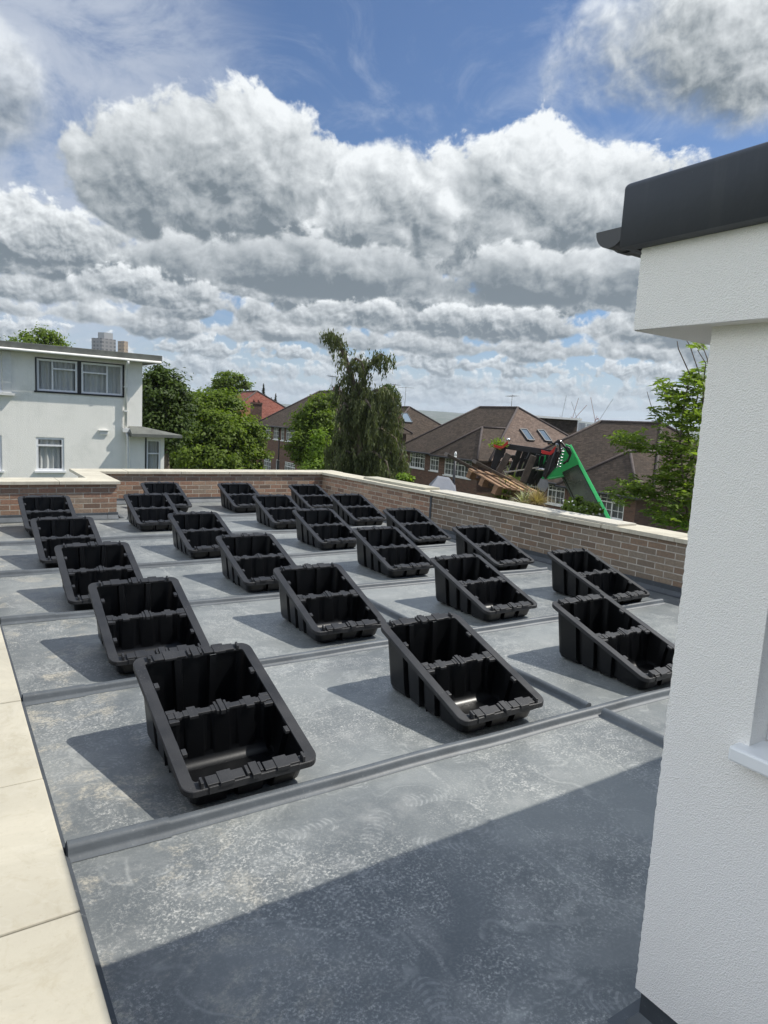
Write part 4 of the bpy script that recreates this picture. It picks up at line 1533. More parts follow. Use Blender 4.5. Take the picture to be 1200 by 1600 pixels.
def brick_house(name, label, O, ze, L=9.6, D=9.0, rise=3.1, bay=True, tile='tile_brown', ends='tile_brown', chim=(), sky=(), aer=(), wins=True):
    O = Vector((O[0], O[1], 0))
    zg = ze - 5.3
    h = thing(name, (O.x, O.y, zg), label, 'house', 'brick houses along the street behind')

    def P(u, z, d):
        q = O + HT * u + HN * d
        return Vector((q.x, q.y, z))
    w1, w2, w3 = (0.9, 2.8), (3.4, 4.6), (5.2, 5.75 if False else 6.35)
    zt, zb = ze - 0.08, ze - 1.08
    up = [(*w1, zb, zt), (*w2, zb, zt)] if wins else []
    if not bay:
        up.append((6.3, 8.6, zb, zt))
    low = [(1.2, 3.0, zb - 2.7, zt - 2.6), (4.2, 5.0, zb - 3.4, zt - 2.6)]
    if not bay:
        low.append((6.2, 8.5, zb - 2.7, zt - 2.6))
    up.append((5.0, 5.55, zb, zt) if bay else (5.2, 5.9, zb, zt))
    mb = MB()
    wall_holes(mb, P, 0, L, zg - 1.5, ze, up + low)
    for a in (0, L):
        mb.face([P(a, zg - 1.5, 0), P(a, zg - 1.5, D), P(a, ze, D), P(a, ze, 0)])
    mb.face([P(0, zg - 1.5, D), P(L, zg - 1.5, D), P(L, ze, D), P(0, ze, D)])
    mb.build('wall', M['brick_house'], h)
    mb = MB()
    pbox(mb, P, 0.2, L - 0.2, zg, ze - 0.02, 0.7, D - 0.2)
    mb.build('room_lining', M['dark_room'], h)
    for k, (a, b_, c, d) in enumerate(up + low):
        n = max(1, round((b_ - a) / 0.62))
        lights = [(i / n, (i + 1) / n, 0, .68) for i in range(n)] + [(i / n, (i + 1) / n, .68, 1) for i in range(n)]
        if d - c > 1.4:
            lights = [(0, 1, 0, 1)]
        window(h, P, a + .003, b_ - .003, c + .003, d - .003, lights, 0.03, 0.06, bars=(2, 2), curtain=1 if (k % 2) else 0.5, seed=k + int(O.x))
    mb = MB()
    E = hip(mb, P, 0, L, 0, D, ze + 0.02, ze + rise, 2.2, 3.5, 0.38)
    mb.build('roof', M[tile], h)
    # near hip: the same brown tiles, their sunlit tone painted into the colour
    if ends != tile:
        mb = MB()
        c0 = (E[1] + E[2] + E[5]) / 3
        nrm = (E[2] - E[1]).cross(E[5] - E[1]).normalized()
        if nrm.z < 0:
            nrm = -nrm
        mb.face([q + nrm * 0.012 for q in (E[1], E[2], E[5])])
        mb.build('roof_end_lit', M[ends], h)
    rb = MB()
    for i, j in ((0, 4), (3, 4), (1, 5), (2, 5), (4, 5)):
        rb.tube([E[i] + Vector((0, 0, .02)), E[j] + Vector((0, 0, .03))], 0.075, 6)
    if bay:
        bu0, bu1, bd = 5.7, 9.6, -0.85
        mb = MB()

        def PB(u, z, d):
            return P(u, z, d + bd)
        bh = [(6.3, 9.0, zb, zt), (6.3, 9.0, zb - 2.7, zt - 2.6)]
        wall_holes(mb, PB, bu0, bu1 - .004, zg - 1.5, ze, bh)
        for a in (bu0, bu1 - .004):
            mb.face([PB(a, zg - 1.5, 0), PB(a, zg - 1.5, -bd), PB(a, ze, -bd), PB(a, ze, 0)])
        mb.build('bay_wall', M['brick_house'], h)
        for k, (a, b_, c, d) in enumerate(bh):
            lights = [(i / 4, (i + 1) / 4, 0, .68) for i in range(4)] + [(i / 4, (i + 1) / 4, .68, 1) for i in range(4)]
            window(h, PB, a + .003, b_ - .003, c + .003, d - .003, lights, 0.03, 0.06, bars=(2, 2), curtain=1, seed=k + 9)
        mb = MB()
        # hipped bay roof running back into the main slope
        slope = rise / (D / 2 + 0.38)
        bw = (bu1 - bu0) / 2 + 0.38
        zp = ze + 0.026 + 1.75
        um = (bu0 + bu1) / 2
        fr, bk = bd - 0.38, (zp - ze) / slope + 0.5
        e0, e1 = P(bu0 - .38, ze + .026, fr), P(bu1 + .38, ze + .026, fr)
        pk, pb = P(um, zp, bd + 1.55), P(um, zp, bk)
        l0, l1 = P(bu0 - .38, ze + .026, 1.0), P(bu1 + .38, ze + .026, 1.0)
        mb.face([e0, e1, pk])
        mb.face([e0, pk, pb, l0])
        mb.face([e1, l1, pb, pk])
        for p, q in ((e0, e1), (e0, l0), (e1, l1)):
            dz = Vector((0, 0, -.1))
            mb.face([p, q, q + dz, p + dz])
        mb.face([q + Vector((0, 0, -.1)) for q in (e0, e1, l1, l0)])
        mb.build('bay_roof', M[tile], h)
        for p, q in ((e0, pk), (e1, pk), (pk, pb)):
            rb.tube([p + Vector((0, 0, .02)), q + Vector((0, 0, .03))], 0.07, 6)
    rb.build('ridge_tiles', M['ridge'], h)
    gb = MB()
    g0, g1 = P(-.38, ze - 0.03, -.44), P(5.3 if bay else L + .38, ze - 0.03, -.44)
    gb.tube([g0, g1], 0.055, 6)
    if bay:
        gb.tube([P(5.3, ze - .03, -1.29), P(10.0, ze - .03, -1.29)], 0.055, 6)
    gb.tube([P(4.9, ze - .05, -.05), P(4.9, zg, -.05)], 0.04, 6)
    gb.build('gutter', M['black_paint'], h)
    for (u, d, z0, z1, wu, wd) in chim:
        mb = MB()
        pbox(mb, P, u - wu / 2, u + wu / 2, ze + z0, ze + z1, d - wd / 2, d + wd / 2)
        pbox(mb, P, u - wu / 2 - .05, u + wu / 2 + .05, ze + z1 - .16, ze + z1 - .05, d - wd / 2 - .05, d + wd / 2 + .05)
        c = mb.build('chimney', M['brick_house'], h)
        mb = MB()
        for s in (-.22, .22):
            q = P(u + s * (wu > .8), ze + z1, d + s * (wd > .8))
            mb.tube([q, q + Vector((0, 0, .26))], [.12, .09], 8)
        mb.build('chimney_pot', M['tile_red'], c)
    ru = (E[2] - E[1]).normalized()
    ctr = (E[1] + E[2]) / 2
    rv = (E[5] - ctr)
    Ls = rv.length
    rv.normalize()
    nr = ru.cross(rv).normalized()
    if nr.z < 0:
        nr = -nr
    for (a, b_, w_, hh) in sky:                       # skylights on the near hip: across, up the slope
        c = ctr + ru * a + rv * b_
        mb = MB()
        for s, t_ in ((-1, 0), (1, 0), (0, -1), (0, 1)):
            p = c + ru * (s * w_ / 2) + rv * (t_ * hh / 2) + nr * 0.06
            if s:
                mb.bar(p - rv * hh / 2, p + rv * hh / 2, 0.07, 0.12, nr)
            else:
                mb.bar(p - ru * (w_ / 2 - .04), p + ru * (w_ / 2 - .04), 0.07, 0.118, nr)
        s_ = mb.build('skylight', M['black_paint'], h)
        mb = MB()
        q = c + nr * 0.09
        mb.face([q - ru * w_ / 2 - rv * hh / 2, q + ru * w_ / 2 - rv * hh / 2, q + ru * w_ / 2 + rv * hh / 2, q - ru * w_ / 2 + rv * hh / 2])
        mb.build('pane', M['sky_glass'], s_)
    for (u, d, z, hh) in aer:
        aerial(h, P(u, ze + z, d), hh, 0.4 + u)
    return h, P


mt, nt, b = new_mat('skylight glass')
b.inputs['Base Color'].default_value = (0.42, 0.50, 0.58, 1)
b.inputs['Roughness'].default_value = 0.04
b.inputs['Specular IOR Level'].default_value = 1.0
b.inputs['Metallic'].default_value = 0.9
M['sky_glass'] = mt

hA, PA = brick_house('brick_house', 'brown brick house with two skylights, behind the pallet and the fork carriage', (26.29, 37.56), -0.3, bay=True, ends='tile_brown_lit',
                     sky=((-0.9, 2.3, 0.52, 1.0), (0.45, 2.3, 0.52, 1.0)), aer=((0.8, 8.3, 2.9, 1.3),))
# flat-topped dormer at the back of that house
mb = MB()
pbox(mb, PA, 0.9, 5.2, 0.4, 2.30, 6.9, 10.5)
mb.build('dormer', M['tile_brown'], hA)
mb = MB()
pbox(mb, PA, 0.7, 5.4, 2.301, 2.43, 6.7, 10.7)
mb.build('dormer_roof', M['white_paint'], hA)
hB, PB_ = brick_house('brick_house', 'nearest brown brick house at the right, its long dark roof behind the green boom', (25.50, 26.80), -0.95, bay=True, ends='tile_brown',
                      chim=())
hC, PC_ = brick_house('brick_house', 'brown roofed house with a tall chimney and one skylight, just right of the drooping conifer', (32.6, 58.1), -0.2, bay=False,
                      chim=((9.3, 1.2, -0.4, 2.7, 0.75, 0.75), (9.2, 8.3, 0.0, 2.2, 0.9, 0.7)), sky=((-1.1, 3.3, 0.8, 1.3),), aer=((3.2, 4.5, 3.1, 2.2), (5.2, 4.5, 3.0, 2.0)))
hD, PD_ = brick_house('brick_house', 'brick house with white casement windows, partly behind trees left of the conifer', (23.44, 55.21), 0.63, bay=False,
                      chim=((1.0, 6.6, 1.2, 3.4, 0.6, 0.9),), aer=((0.2, 6.5, 3.2, 1.5),))
hE, PE_ = brick_house('brick_house', 'house with a red tiled roof and brick chimney above the sycamore trees', (21.7, 68.0), 0.55, bay=False, tile='tile_red', ends='tile_red',
                      chim=((9.95, 3.2, -1.0, 2.0, 0.5, 0.9),))

# ------------------------------------------------------------------ far towers, blocks and cranes
def facade_mat(name, wall, glass_, bw, bh, mw):
    mt, nt, b = new_mat(name)
    n = nt.nodes.new('ShaderNodeTexBrick')
    put(nt, n.inputs['Vector'], tex(nt, 'UV'))
    n.offset = 0.0
    n.inputs['Scale'].default_value = 1.0
    n.inputs['Brick Width'].default_value = bw
    n.inputs['Row Height'].default_value = bh
    n.inputs['Mortar Size'].default_value = mw
    n.inputs['Mortar Smooth'].default_value = 0.1
    n.inputs['Color1'].default_value = (*glass_, 1)
    n.inputs['Color2'].default_value = (*[q * 1.8 for q in glass_], 1)
    n.inputs['Mortar'].default_value = (*wall, 1)
    put(nt, b.inputs['Base Color'], n.outputs[0])
    b.inputs['Roughness'].default_value = 0.7
    return mt


M['tower'] = facade_mat('concrete tower storeys', (0.26, 0.25, 0.24), (0.10, 0.10, 0.105), 3.4, 3.0, 0.75)
M['block'] = facade_mat('distant block storeys', (0.20, 0.20, 0.20), (0.07, 0.075, 0.085), 4.0, 3.2, 0.9)
M['tower_brown'] = facade_mat('tan tower storeys', (0.30, 0.23, 0.16), (0.14, 0.11, 0.09), 6.0, 3.0, 1.0)
M['concrete'] = plain('pale concrete', (0.36, 0.36, 0.36), 0.85, 0.1)


def tower(name, u0, u1, vtop, d, mat, label, cat, group=None, depth=18, cap=None, turn=0.35):
    a, b_ = at(u0, vtop, d), at(u1, vtop, d)
    w = (b_ - a).length
    c = (a + b_) / 2
    zg = ground_z(c.x, c.y) - 4
    o = thing(name, (c.x, c.y, zg), label, cat, group)
    t = (b_ - a).normalized()
    t.z = 0
    n = Vector((-t.y, t.x, 0))
    w1 = w * (1 - turn)
    mb = MB()

    def P(u, z, dd):
        q = c + t * u + n * dd
        return Vector((q.x, q.y, z))
    # footprint turned so that two faces show
    A0, A1, A2 = P(-w / 2, 0, 4), P(-w / 2 + w * turn, 0, -3), P(w / 2, 0, 1.5)
    A3 = A0 + (A2 - A1)
    z1 = c.z
    base = [Vector((q.x, q.y, zg)) for q in (A0, A1, A2, A3)]
    mb.extrude(base, (0, 0, z1 - zg))
    mb.build('walls', M[mat], o)
    if cap:
        k0, k1, hh = cap
        mb = MB()
        cc = [A0.lerp(A2, 0.5) + (q - A0.lerp(A2, 0.5)) * 0.62 for q in (A0, A1, A2, A3)]
        sh = (A2 - A1) * k0
        mb.extrude([Vector((q.x, q.y, z1 + .01)) + sh for q in cc], (0, 0, hh))
        mb.build('roof_plant', M['concrete'], o)
    return o


tower('tower_block', 143, 181, 529, 620, 'tower', 'grey high rise tower with a pale box on top, behind the white house', 'tower block', cap=(0.12, 0, 5.0), turn=0.42)
tower('tower_block', 184, 200, 533, 640, 'tower_brown', 'narrow tan tower just right of the grey high rise', 'tower block', turn=0.6)
for k, (u0, u1, v) in enumerate(((872, 881, 664), (882, 890, 666), (893, 902, 665), (902, 915, 661), (909, 921, 667), (917, 931, 663), (926, 934, 667), (1018, 1029, 657), (886, 900, 670))):
    tower('distant_block', u0, u1, v, 1500 + 25 * k, 'block', 'pale distant building on the horizon below the cranes' if k != 7 else 'grey distant building beside the top of the leafy ash', 'building', 'distant buildings on the horizon' if k != 7 else None)
M['crane_red'] = plain('faded red crane steel', (0.30, 0.10, 0.08), 0.6, 0.1)
M['crane_pale'] = plain('pale crane steel', (0.36, 0.36, 0.37), 0.6, 0.1)


def crane(base, piv, tip, tail, d, mat, label):
    b_, p, t_, q = at(*base, d), at(*piv, d), at(*tip, d), at(*tail, d)
    c = thing('tower_crane', (b_.x, b_.y, ground_z(b_.x, b_.y)), label, 'crane', 'luffing cranes on the horizon')
    mb = MB()
    mb.bar((p.x, p.y, ground_z(b_.x, b_.y)), p, 1.7, 1.7, Vector((1, 0, 0)))
    mb.build('mast', M[mat], c)
    mb = MB()
    # lattice jib: two chords and zig-zag bracing
    up = Vector((0, 0, 1))
    ax = (t_ - p).normalized()
    s = ax.cross(up).normalized().cross(ax)
    n = 16
    for k in (-0.55, 0.55):
        mb.bar(p + s * k, t_ + s * k * 0.5, 0.45, 0.45)
    for i in range(n):
        a, e = p.lerp(t_, i / n), p.lerp(t_, (i + 1) / n)
        sg = 1 if i % 2 else -1
        mb.bar(a + s * 0.55 * sg, e - s * 0.55 * sg, 0.28, 0.28)
    mb.build('jib', M[mat], c)
    mb = MB()
    mb.bar(p, q, 1.8, 1.4)
    mb.bar(q - Vector((0, 0, 2)), q + Vector((0, 0, 1)), 2.6, 2.6, Vector((1, 0, 0)))
    mb.bar(p, p + Vector((0, 0, 7)) + (q - p) * 0.6, 0.7, 0.7, Vector((1, 0, 0)))
    mb.build('counter_jib', M[mat], c)


CR = [((877, 668), (877, 655), (885, 618), (872, 653), 'crane_pale', 'leftmost distant crane, standing just right of the white edged dormer'),
      ((894, 668), (894, 655), (904, 622), (890, 657), 'crane_red', 'second distant crane from the left, its red jib nearly upright'),
      ((896, 668), (896, 656), (917, 633), (892, 659), 'crane_red', 'distant crane with a jib leaning low to the right, crossing the upright red one'),
      ((903, 668), (903, 659), (893, 628), (907, 656), 'crane_pale', 'faint pale crane leaning left among the red cranes'),
      ((930, 668), (930, 657), (923, 621), (934, 654), 'crane_red', 'distant crane with a tall jib leaning left, above the dark roof hip'),
      ((935, 668), (936, 657), (958, 623), (930, 660), 'crane_pale', 'rightmost distant crane, jib leaning far to the right')]
for bs, pv, tp, tl, mk, lab in CR:
    crane(bs, pv, tp, tl, 1450, mk, lab)

# ------------------------------------------------------------------ trees
M['leaf_syc'] = leaf_mat('sycamore leaves', (0.115, 0.175, 0.036), 0.5, 0.45)
M['leaf_dark'] = leaf_mat('dark oak leaves', (0.055, 0.090, 0.028), 0.5, 0.3)
M['leaf_light'] = leaf_mat('fresh green leaves', (0.15, 0.24, 0.05), 0.45, 0.45)
M['leaf_ash'] = leaf_mat('ash leaves', (0.135, 0.20, 0.062), 0.5, 0.5)
M['needle'] = leaf_mat('grey green conifer sprays', (0.098, 0.122, 0.062), 0.55, 0.25, (1.2, 1.05, 0.7))
M['needle_dark'] = leaf_mat('dark conifer needles', (0.018, 0.030, 0.018), 0.4, 0.1)
M['bark'] = plain('grey brown bark', (0.10, 0.08, 0.06), 0.9, 0.35, 6, bmp=0.5, bscale=30)
M['straw'] = leaf_mat('dry straw blades', (0.34, 0.27, 0.16), 0.35, 0.3, (1.1, 1.05, 0.9))
M['blade'] = leaf_mat('long green blades', (0.10, 0.14, 0.05), 0.5, 0.3)


def leaf_mesh(name, mat, parent, C_, N_, T_, ln, wd, org):
    """C_ centres, N_ normals, T_ long axes (n x 3), ln / wd lengths; folded diamond leaves"""
    n = len(C_)
    N_ = N_ / np.linalg.norm(N_, axis=1)[:, None]
    T_ = T_ - (T_ * N_).sum(1)[:, None] * N_
    T_ /= (np.linalg.norm(T_, axis=1)[:, None] + 1e-9)
    B_ = np.cross(N_, T_)
    ln, wd = np.asarray(ln).reshape(-1, 1), np.asarray(wd).reshape(-1, 1)
    v0 = C_ - T_ * ln * 0.5
    v1 = C_ + B_ * wd * 0.5 + N_ * wd * 0.12 - T_ * ln * 0.08
    v2 = C_ + T_ * ln * 0.5 - N_ * ln * 0.10
    v3 = C_ - B_ * wd * 0.5 + N_ * wd * 0.12 - T_ * ln * 0.08
    Vt = np.stack([v0, v1, v2, v3], 1).reshape(-1, 3) - np.array(org)
    me = bpy.data.meshes.new(name)
    me.vertices.add(4 * n)
    me.vertices.foreach_set('co', Vt.astype(np.float32).ravel())
    me.loops.add(4 * n)
    me.loops.foreach_set('vertex_index', np.arange(4 * n, dtype=np.int32))
    me.polygons.add(n)
    me.polygons.foreach_set('loop_start', np.arange(0, 4 * n, 4, dtype=np.int32))
    me.polygons.foreach_set('loop_total', np.full(n, 4, np.int32))
    me.update(calc_edges=True)
    me.validate()
    me.materials.append(mat)
    o = bpy.data.objects.new(name, me)
    o.parent = parent
    COL.objects.link(o)
    return o


def clump_leaves(rs, lobes, n, clump=0.22, shell=0.55, ls=0.2, per=80):
    """leaves gathered in clumps spread through ellipsoid lobes"""
    vol = np.array([l[1] * l[2] * l[3] for l in lobes]) ** 0.7
    cnt = np.maximum(1, (vol / vol.sum() * n / per)).astype(int)
    C_, N_ = [], []
    for (c, rx, ry, rz), k in zip(lobes, cnt):
        d = rs.normal(size=(k, 3))
        d /= np.linalg.norm(d, axis=1)[:, None]
        r = shell + (1.04 - shell) * rs.rand(k) ** 0.6
        R_ = np.array([rx, ry, rz])
        cc = np.array(c) + d * r[:, None] * R_
        rad_ = clump * (0.6 + 0.9 * rs.rand(k)) * min(rx, ry, rz) ** 0.5
        for i in range(k):
            m_ = int(per * (0.5 + rs.rand()))
            p = rs.normal(size=(m_, 3)) * np.array([1, 1, 0.62]) * rad_[i]
            C_.append(cc[i] + p)
            N_.append(np.array([0, 0, 0.75]) + d[i] * 0.55 + p / (rad_[i] + 1e-6) * 0.25 + rs.normal(size=(m_, 3)) * 0.55)
    return np.concatenate(C_), np.concatenate(N_)


def tree(name, label, base, lobes_px, mat, n=9000, ls=0.2, seed=0, group=None, cat='tree', dd=1.5, clump=0.25, asp=0.6, trunk_r=0.22, shell=0.5, limbs=True):
    """lobes_px: (u, v, d, ru, rv) in photograph pixels at distance d, turned into ellipsoids of that real size"""
    rs = np.random.RandomState(seed)
    lobes = []
    for u, v, d, ru, rv in lobes_px:
        k = d / F_PX * 0.88
        lobes.append((tuple(at(u, v, d)), ru * k, ru * k * 0.9, rv * k))
    bx = Vector(base)
    bx.z = ground_z(bx.x, bx.y) - 0.05
    o = thing(name, bx, label, cat, group)
    C_, N_ = clump_leaves(rs, lobes, n, clump, shell, ls)
    m_ = len(C_)
    leaf_mesh('crown', M[mat], o, C_, N_, rs.normal(size=(m_, 3)), ls * (0.7 + 0.6 * rs.rand(m_)), ls * asp * (0.7 + 0.6 * rs.rand(m_)), bx)
    mb = MB()
    r = random.Random(seed)
    top = sum((Vector(l[0]) for l in lobes), Vector()) / len(lobes)
    knot = Vector((bx.x * .8 + top.x * .2, bx.y * .8 + top.y * .2, bx.z + (top.z - bx.z) * 0.55))
    mb.tube([bx, bx.lerp(knot, .5) + Vector((r.uniform(-.1, .1), r.uniform(-.1, .1), 0)), knot, top], [trunk_r, trunk_r * .8, trunk_r * .65, trunk_r * .25], 8)
    if limbs:
        for l in lobes:
            q = Vector(l[0])
            for s in range(3):
                e = q + Vector((r.uniform(-1, 1) * l[1], r.uniform(-1, 1) * l[2], r.uniform(-.3, 1) * l[3])) * 0.75
                st = knot.lerp(top, r.uniform(0, .7))
                mb.tube([st, st.lerp(e, .5) + Vector((0, 0, .12 * (e - st).length)), e], [trunk_r * .35, trunk_r * .2, trunk_r * .06], 5)
    mb.build('trunk', M['bark'], o)
    return o


tree('oak_tree', 'dark green tree rising beside the right end of the white house', at(262, 700, 36), [(246, 612, 36, 28, 36), (270, 618, 37, 26, 34), (235, 655, 36, 24, 40), (262, 665, 36.5, 32, 40), (252, 590, 36.5, 16, 16), (280, 640, 37, 20, 26)], 'leaf_dark', 16000, 0.20, 1)
tree('sycamore_tree', 'broad bright green sycamore right of the white house, above the far parapet', at(335, 720, 42),
     [(300, 640, 42, 34, 30), (345, 640, 43, 36, 30), (300, 685, 41, 40, 34), (350, 690, 41, 40, 34), (385, 680, 42, 30, 34), (325, 720, 40, 55, 30), (390, 715, 41, 26, 24), (275, 700, 41, 28, 40), (345, 665, 41, 36, 26), (400, 695, 42, 16, 24), (320, 625, 43, 20, 16)], 'leaf_syc', 34000, 0.22, 2)
tree('round_tree', 'rounded green tree top behind the sycamore and left of the red roof', at(360, 640, 74), [(358, 594, 74, 24, 19), (345, 607, 74, 20, 15), (375, 608, 75, 20, 15), (357, 625, 74, 34, 20)], 'leaf_syc', 9000, 0.26, 3)
tree('young_tree', 'fresh green tree standing just left of the drooping conifer', at(485, 720, 44), [(498, 640, 44, 20, 26), (480, 665, 44, 24, 26), (508, 665, 43, 20, 28), (470, 700, 43, 22, 28), (500, 705, 43, 26, 32), (515, 630, 44.5, 14, 18)], 'leaf_syc', 15000, 0.2, 4)
tree('light_shrub', 'pale green leafy shrub low beside the conifer, just over the far parapet', at(500, 735, 38), [(500, 700, 38, 16, 26), (492, 728, 37.5, 20, 16), (518, 735, 37.5, 14, 12), (480, 738, 37.5, 14, 8)], 'leaf_light', 4500, 0.16, 5, cat='shrub', trunk_r=0.08)
tree('shrub', 'small bright green shrub poking over the right parapet near its corner', at(634, 752, 15), [(630, 746, 15, 8, 6), (641, 747, 15, 7, 5), (634, 752, 15, 12, 7)], 'leaf_light', 900, 0.09, 6, cat='shrub', trunk_r=0.03, clump=0.12)
tree('distant_tree', 'thin leafed tree crown showing over the roof of the white house', at(65, 540, 60), [(62, 524, 60, 26, 13), (40, 527, 60, 16, 10), (85, 532, 60, 22, 12), (100, 540, 60, 14, 8), (60, 540, 60, 40, 12)], 'leaf_syc', 2600, 0.24, 7, shell=0.2, clump=0.4)
tree('dark_tree', 'dark small tree just behind the right shoulder of the drooping conifer', at(605, 640, 48), [(603, 612, 48, 13, 10), (610, 622, 48, 12, 12), (598, 630, 48, 16, 14)], 'leaf_dark', 2500, 0.2, 8)
tree('bush', 'dark green bushes behind the cranes side of the dormer', at(878, 685, 70), [(876, 686, 70, 14, 8), (890, 690, 70, 10, 6)], 'leaf_dark', 1600, 0.25, 9, cat='bush', trunk_r=0.1)


def conifer(name, label, tip, width_px, d, seed):
    rs = np.random.RandomState(seed)
    t_ = at(tip[0], tip[1], d)
    zg = ground_z(t_.x, t_.y)
    o = thing(name, (t_.x, t_.y, zg), label, 'tree', 'small pointed conifers beside the red roof')
    hgt = t_.z - zg
    n = 2600
    f = rs.rand(n) ** 0.55
    rr = width_px * d / F_PX * f * (0.35 + 0.65 * rs.rand(n))
    an = rs.rand(n) * 2 * PI
    zc = t_.z - f * min(hgt, 6.5)
    C_ = np.stack([t_.x + rr * np.cos(an), t_.y + rr * np.sin(an), zc], 1)
    N_ = np.stack([np.cos(an) * .5, np.sin(an) * .5, np.full(n, .8)], 1) + rs.normal(size=(n, 3)) * .4
    T_ = np.stack([np.cos(an), np.sin(an), np.full(n, -.5)], 1)
    leaf_mesh('crown', M['needle_dark'], o, C_, N_, T_, 0.34 * (0.6 + .7 * rs.rand(n)), np.full(n, 0.12), (t_.x, t_.y, zg))
    mb = MB()
    mb.tube([(t_.x, t_.y, zg - .05), (t_.x, t_.y, t_.z)], [.16, .02], 6)
    mb.build('trunk', M['bark'], o)


conifer('conifer', 'small dark pointed conifer above the ridge of the red roof', (412, 599), 12, 80, 1)
conifer('conifer', 'low dark conifer tip further right of the red roof', (431, 614), 12, 84, 2)
conifer('conifer', 'third dark conifer tip, beside the chimney of the casement house', (424, 621), 9, 84, 3)

# the drooping conifer
wd = thing('weeping_conifer', at(560, 760, 33) * 1.0, 'tall drooping grey green conifer with a crooked top, behind the parapet corner', 'tree')
wb = Vector(wd.location)
wb.z = ground_z(wb.x, wb.y) - 0.05
wd.location = wb
wd['_w'] = list(wb)
rs = np.random.RandomState(21)
LIMBS = [
    ([(562, 755), (563, 700), (560, 640), (550, 590), (537, 552), (526, 530), (517, 519), (513, 527)], 0.0),
    ([(557, 630), (568, 590), (583, 562), (596, 553), (604, 558), (605, 572)], 0.3),
    ([(559, 640), (583, 612), (602, 606), (614, 622), (618, 645)], 0.8),
    ([(552, 600), (538, 590), (529, 606)], -0.4),
    ([(545, 575), (556, 560), (566, 566), (570, 590)], 0.5),
    ([(558, 648), (538, 630), (527, 650)], 0.5),
    ([(560, 660), (590, 640), (612, 650), (622, 680)], -0.9),
    ([(561, 680), (595, 670), (618, 685), (628, 720)], 0.7),
    ([(561, 690), (535, 672), (522, 690), (518, 715)], -0.7),
    ([(562, 705), (598, 700), (624, 716), (633, 742)], -1.4),
    ([(562, 712), (585, 706), (604, 722), (610, 748)], 1.5),
    ([(562, 715), (540, 704), (526, 720), (521, 748)], 1.1),
    ([(562, 720), (548, 712), (538, 728)], -1.8),
    ([(561, 670), (572, 650), (580, 665), (584, 700)], -1.6),
    ([(560, 660), (550, 650), (542, 668), (538, 700)], -1.5),
    ([(560, 640), (572, 625), (582, 640), (588, 672)], 1.4),
    ([(553, 605), (562, 598), (572, 606), (578, 630)], -0.8),
    ([(562, 730), (580, 722), (595, 735), (600, 755)], -2.0),
]
mb = MB()
Cn, Tn = [], []
for pl_, dd in LIMBS:
    pts = [at(u, v, 33 - dd * (i / max(1, len(pl_) - 1))) for i, (u, v) in enumerate(pl_)]
    if pl_ is LIMBS[0][0]:
        pts = [wb] + pts
        mb.tube(pts, [0.24] + [0.2 * (1 - i / len(pts)) + 0.02 for i in range(1, len(pts))], 7)
        pts = pts[3:]
    else:
        mb.tube(pts, [0.08 * (1 - i / len(pts)) + 0.015 for i in range(len(pts))], 5)
    # hanging sprays
    Lh = sum((b2 - a2).length for a2, b2 in zip(pts, pts[1:]))
    ns = int(Lh * 36)
    for s in range(ns):
        f = (s + rs.rand()) / ns * (len(pts) - 1)
        i = min(int(f), len(pts) - 2)
        p = np.array(pts[i].lerp(pts[i + 1], f - i))
        p = p + rs.normal(size=3) * np.array([.22, .22, .10])
        ln = (0.35 + 0.95 * rs.rand()) * (0.48 if p[2] > 3.4 else 1.0)
        m_ = int(ln * 26)
        sway = rs.normal(size=2) * 0.14
        z = rs.rand(m_) * ln
        q = np.stack([p[0] + sway[0] * z + rs.normal(size=m_) * .045, p[1] + sway[1] * z + rs.normal(size=m_) * .045, p[2] - z], 1)
        Cn.append(q)
        Tn.append(np.stack([rs.normal(size=m_) * .28, rs.normal(size=m_) * .28, -np.ones(m_)], 1))
Cn, Tn = np.concatenate(Cn), np.concatenate(Tn)
Nn = rs.normal(size=(len(Cn), 3)) * np.array([1, 1, .35]) + np.array([.2, -.3, .25])
leaf_mesh('crown', M['needle'], wd, Cn, Nn, Tn, 0.20 * (0.6 + .8 * rs.rand(len(Cn))), 0.055 * (0.6 + .8 * rs.rand(len(Cn))), wb)
mb.build('trunk', M['bark'], wd)

# the leafy ash at the right, close behind the parapet
ash = at(1082, 830, 10.2)
ab = Vector((ash.x, ash.y, ground_z(ash.x, ash.y) - 0.05))
ah = thing('ash_tree', ab, 'slender leafy ash close behind the right parapet, partly hidden by the white wall', 'tree')
rs = np.random.RandomState(5)
STEMS = [
    ([(1085, 850), (1072, 790), (1066, 730), (1062, 690), (1068, 640), (1078, 585), (1060, 545), (1058, 533)], .030),
    ([(1085, 850), (1090, 780), (1080, 720), (1075, 680), (1090, 620), (1093, 585), (1078, 540), (1071, 529)], .028),
    ([(1090, 780), (1104, 700), (1098, 640), (1100, 590), (1103, 568), (1090, 547)], .022),
    ([(1066, 730), (1040, 712), (1020, 700), (1000, 690), (975, 680), (958, 688)], .014),
    ([(1072, 790), (1050, 778), (1020, 768), (995, 760), (966, 768)], .013),
    ([(1064, 690), (1050, 650), (1040, 620), (1036, 595)], .012),
    ([(1056, 665), (1032, 645), (1018, 636), (1011, 612)], .010),
    ([(1082, 730), (1060, 760), (1035, 790), (1020, 800)], .012),
    ([(1080, 720), (1098, 690), (1110, 660)], .014),
    ([(1085, 830), (1060, 815), (1045, 822)], .012),
    ([(1085, 850), (1110, 770), (1120, 700), (1115, 620), (1105, 560), (1096, 536)], .026),
]
mb = MB()
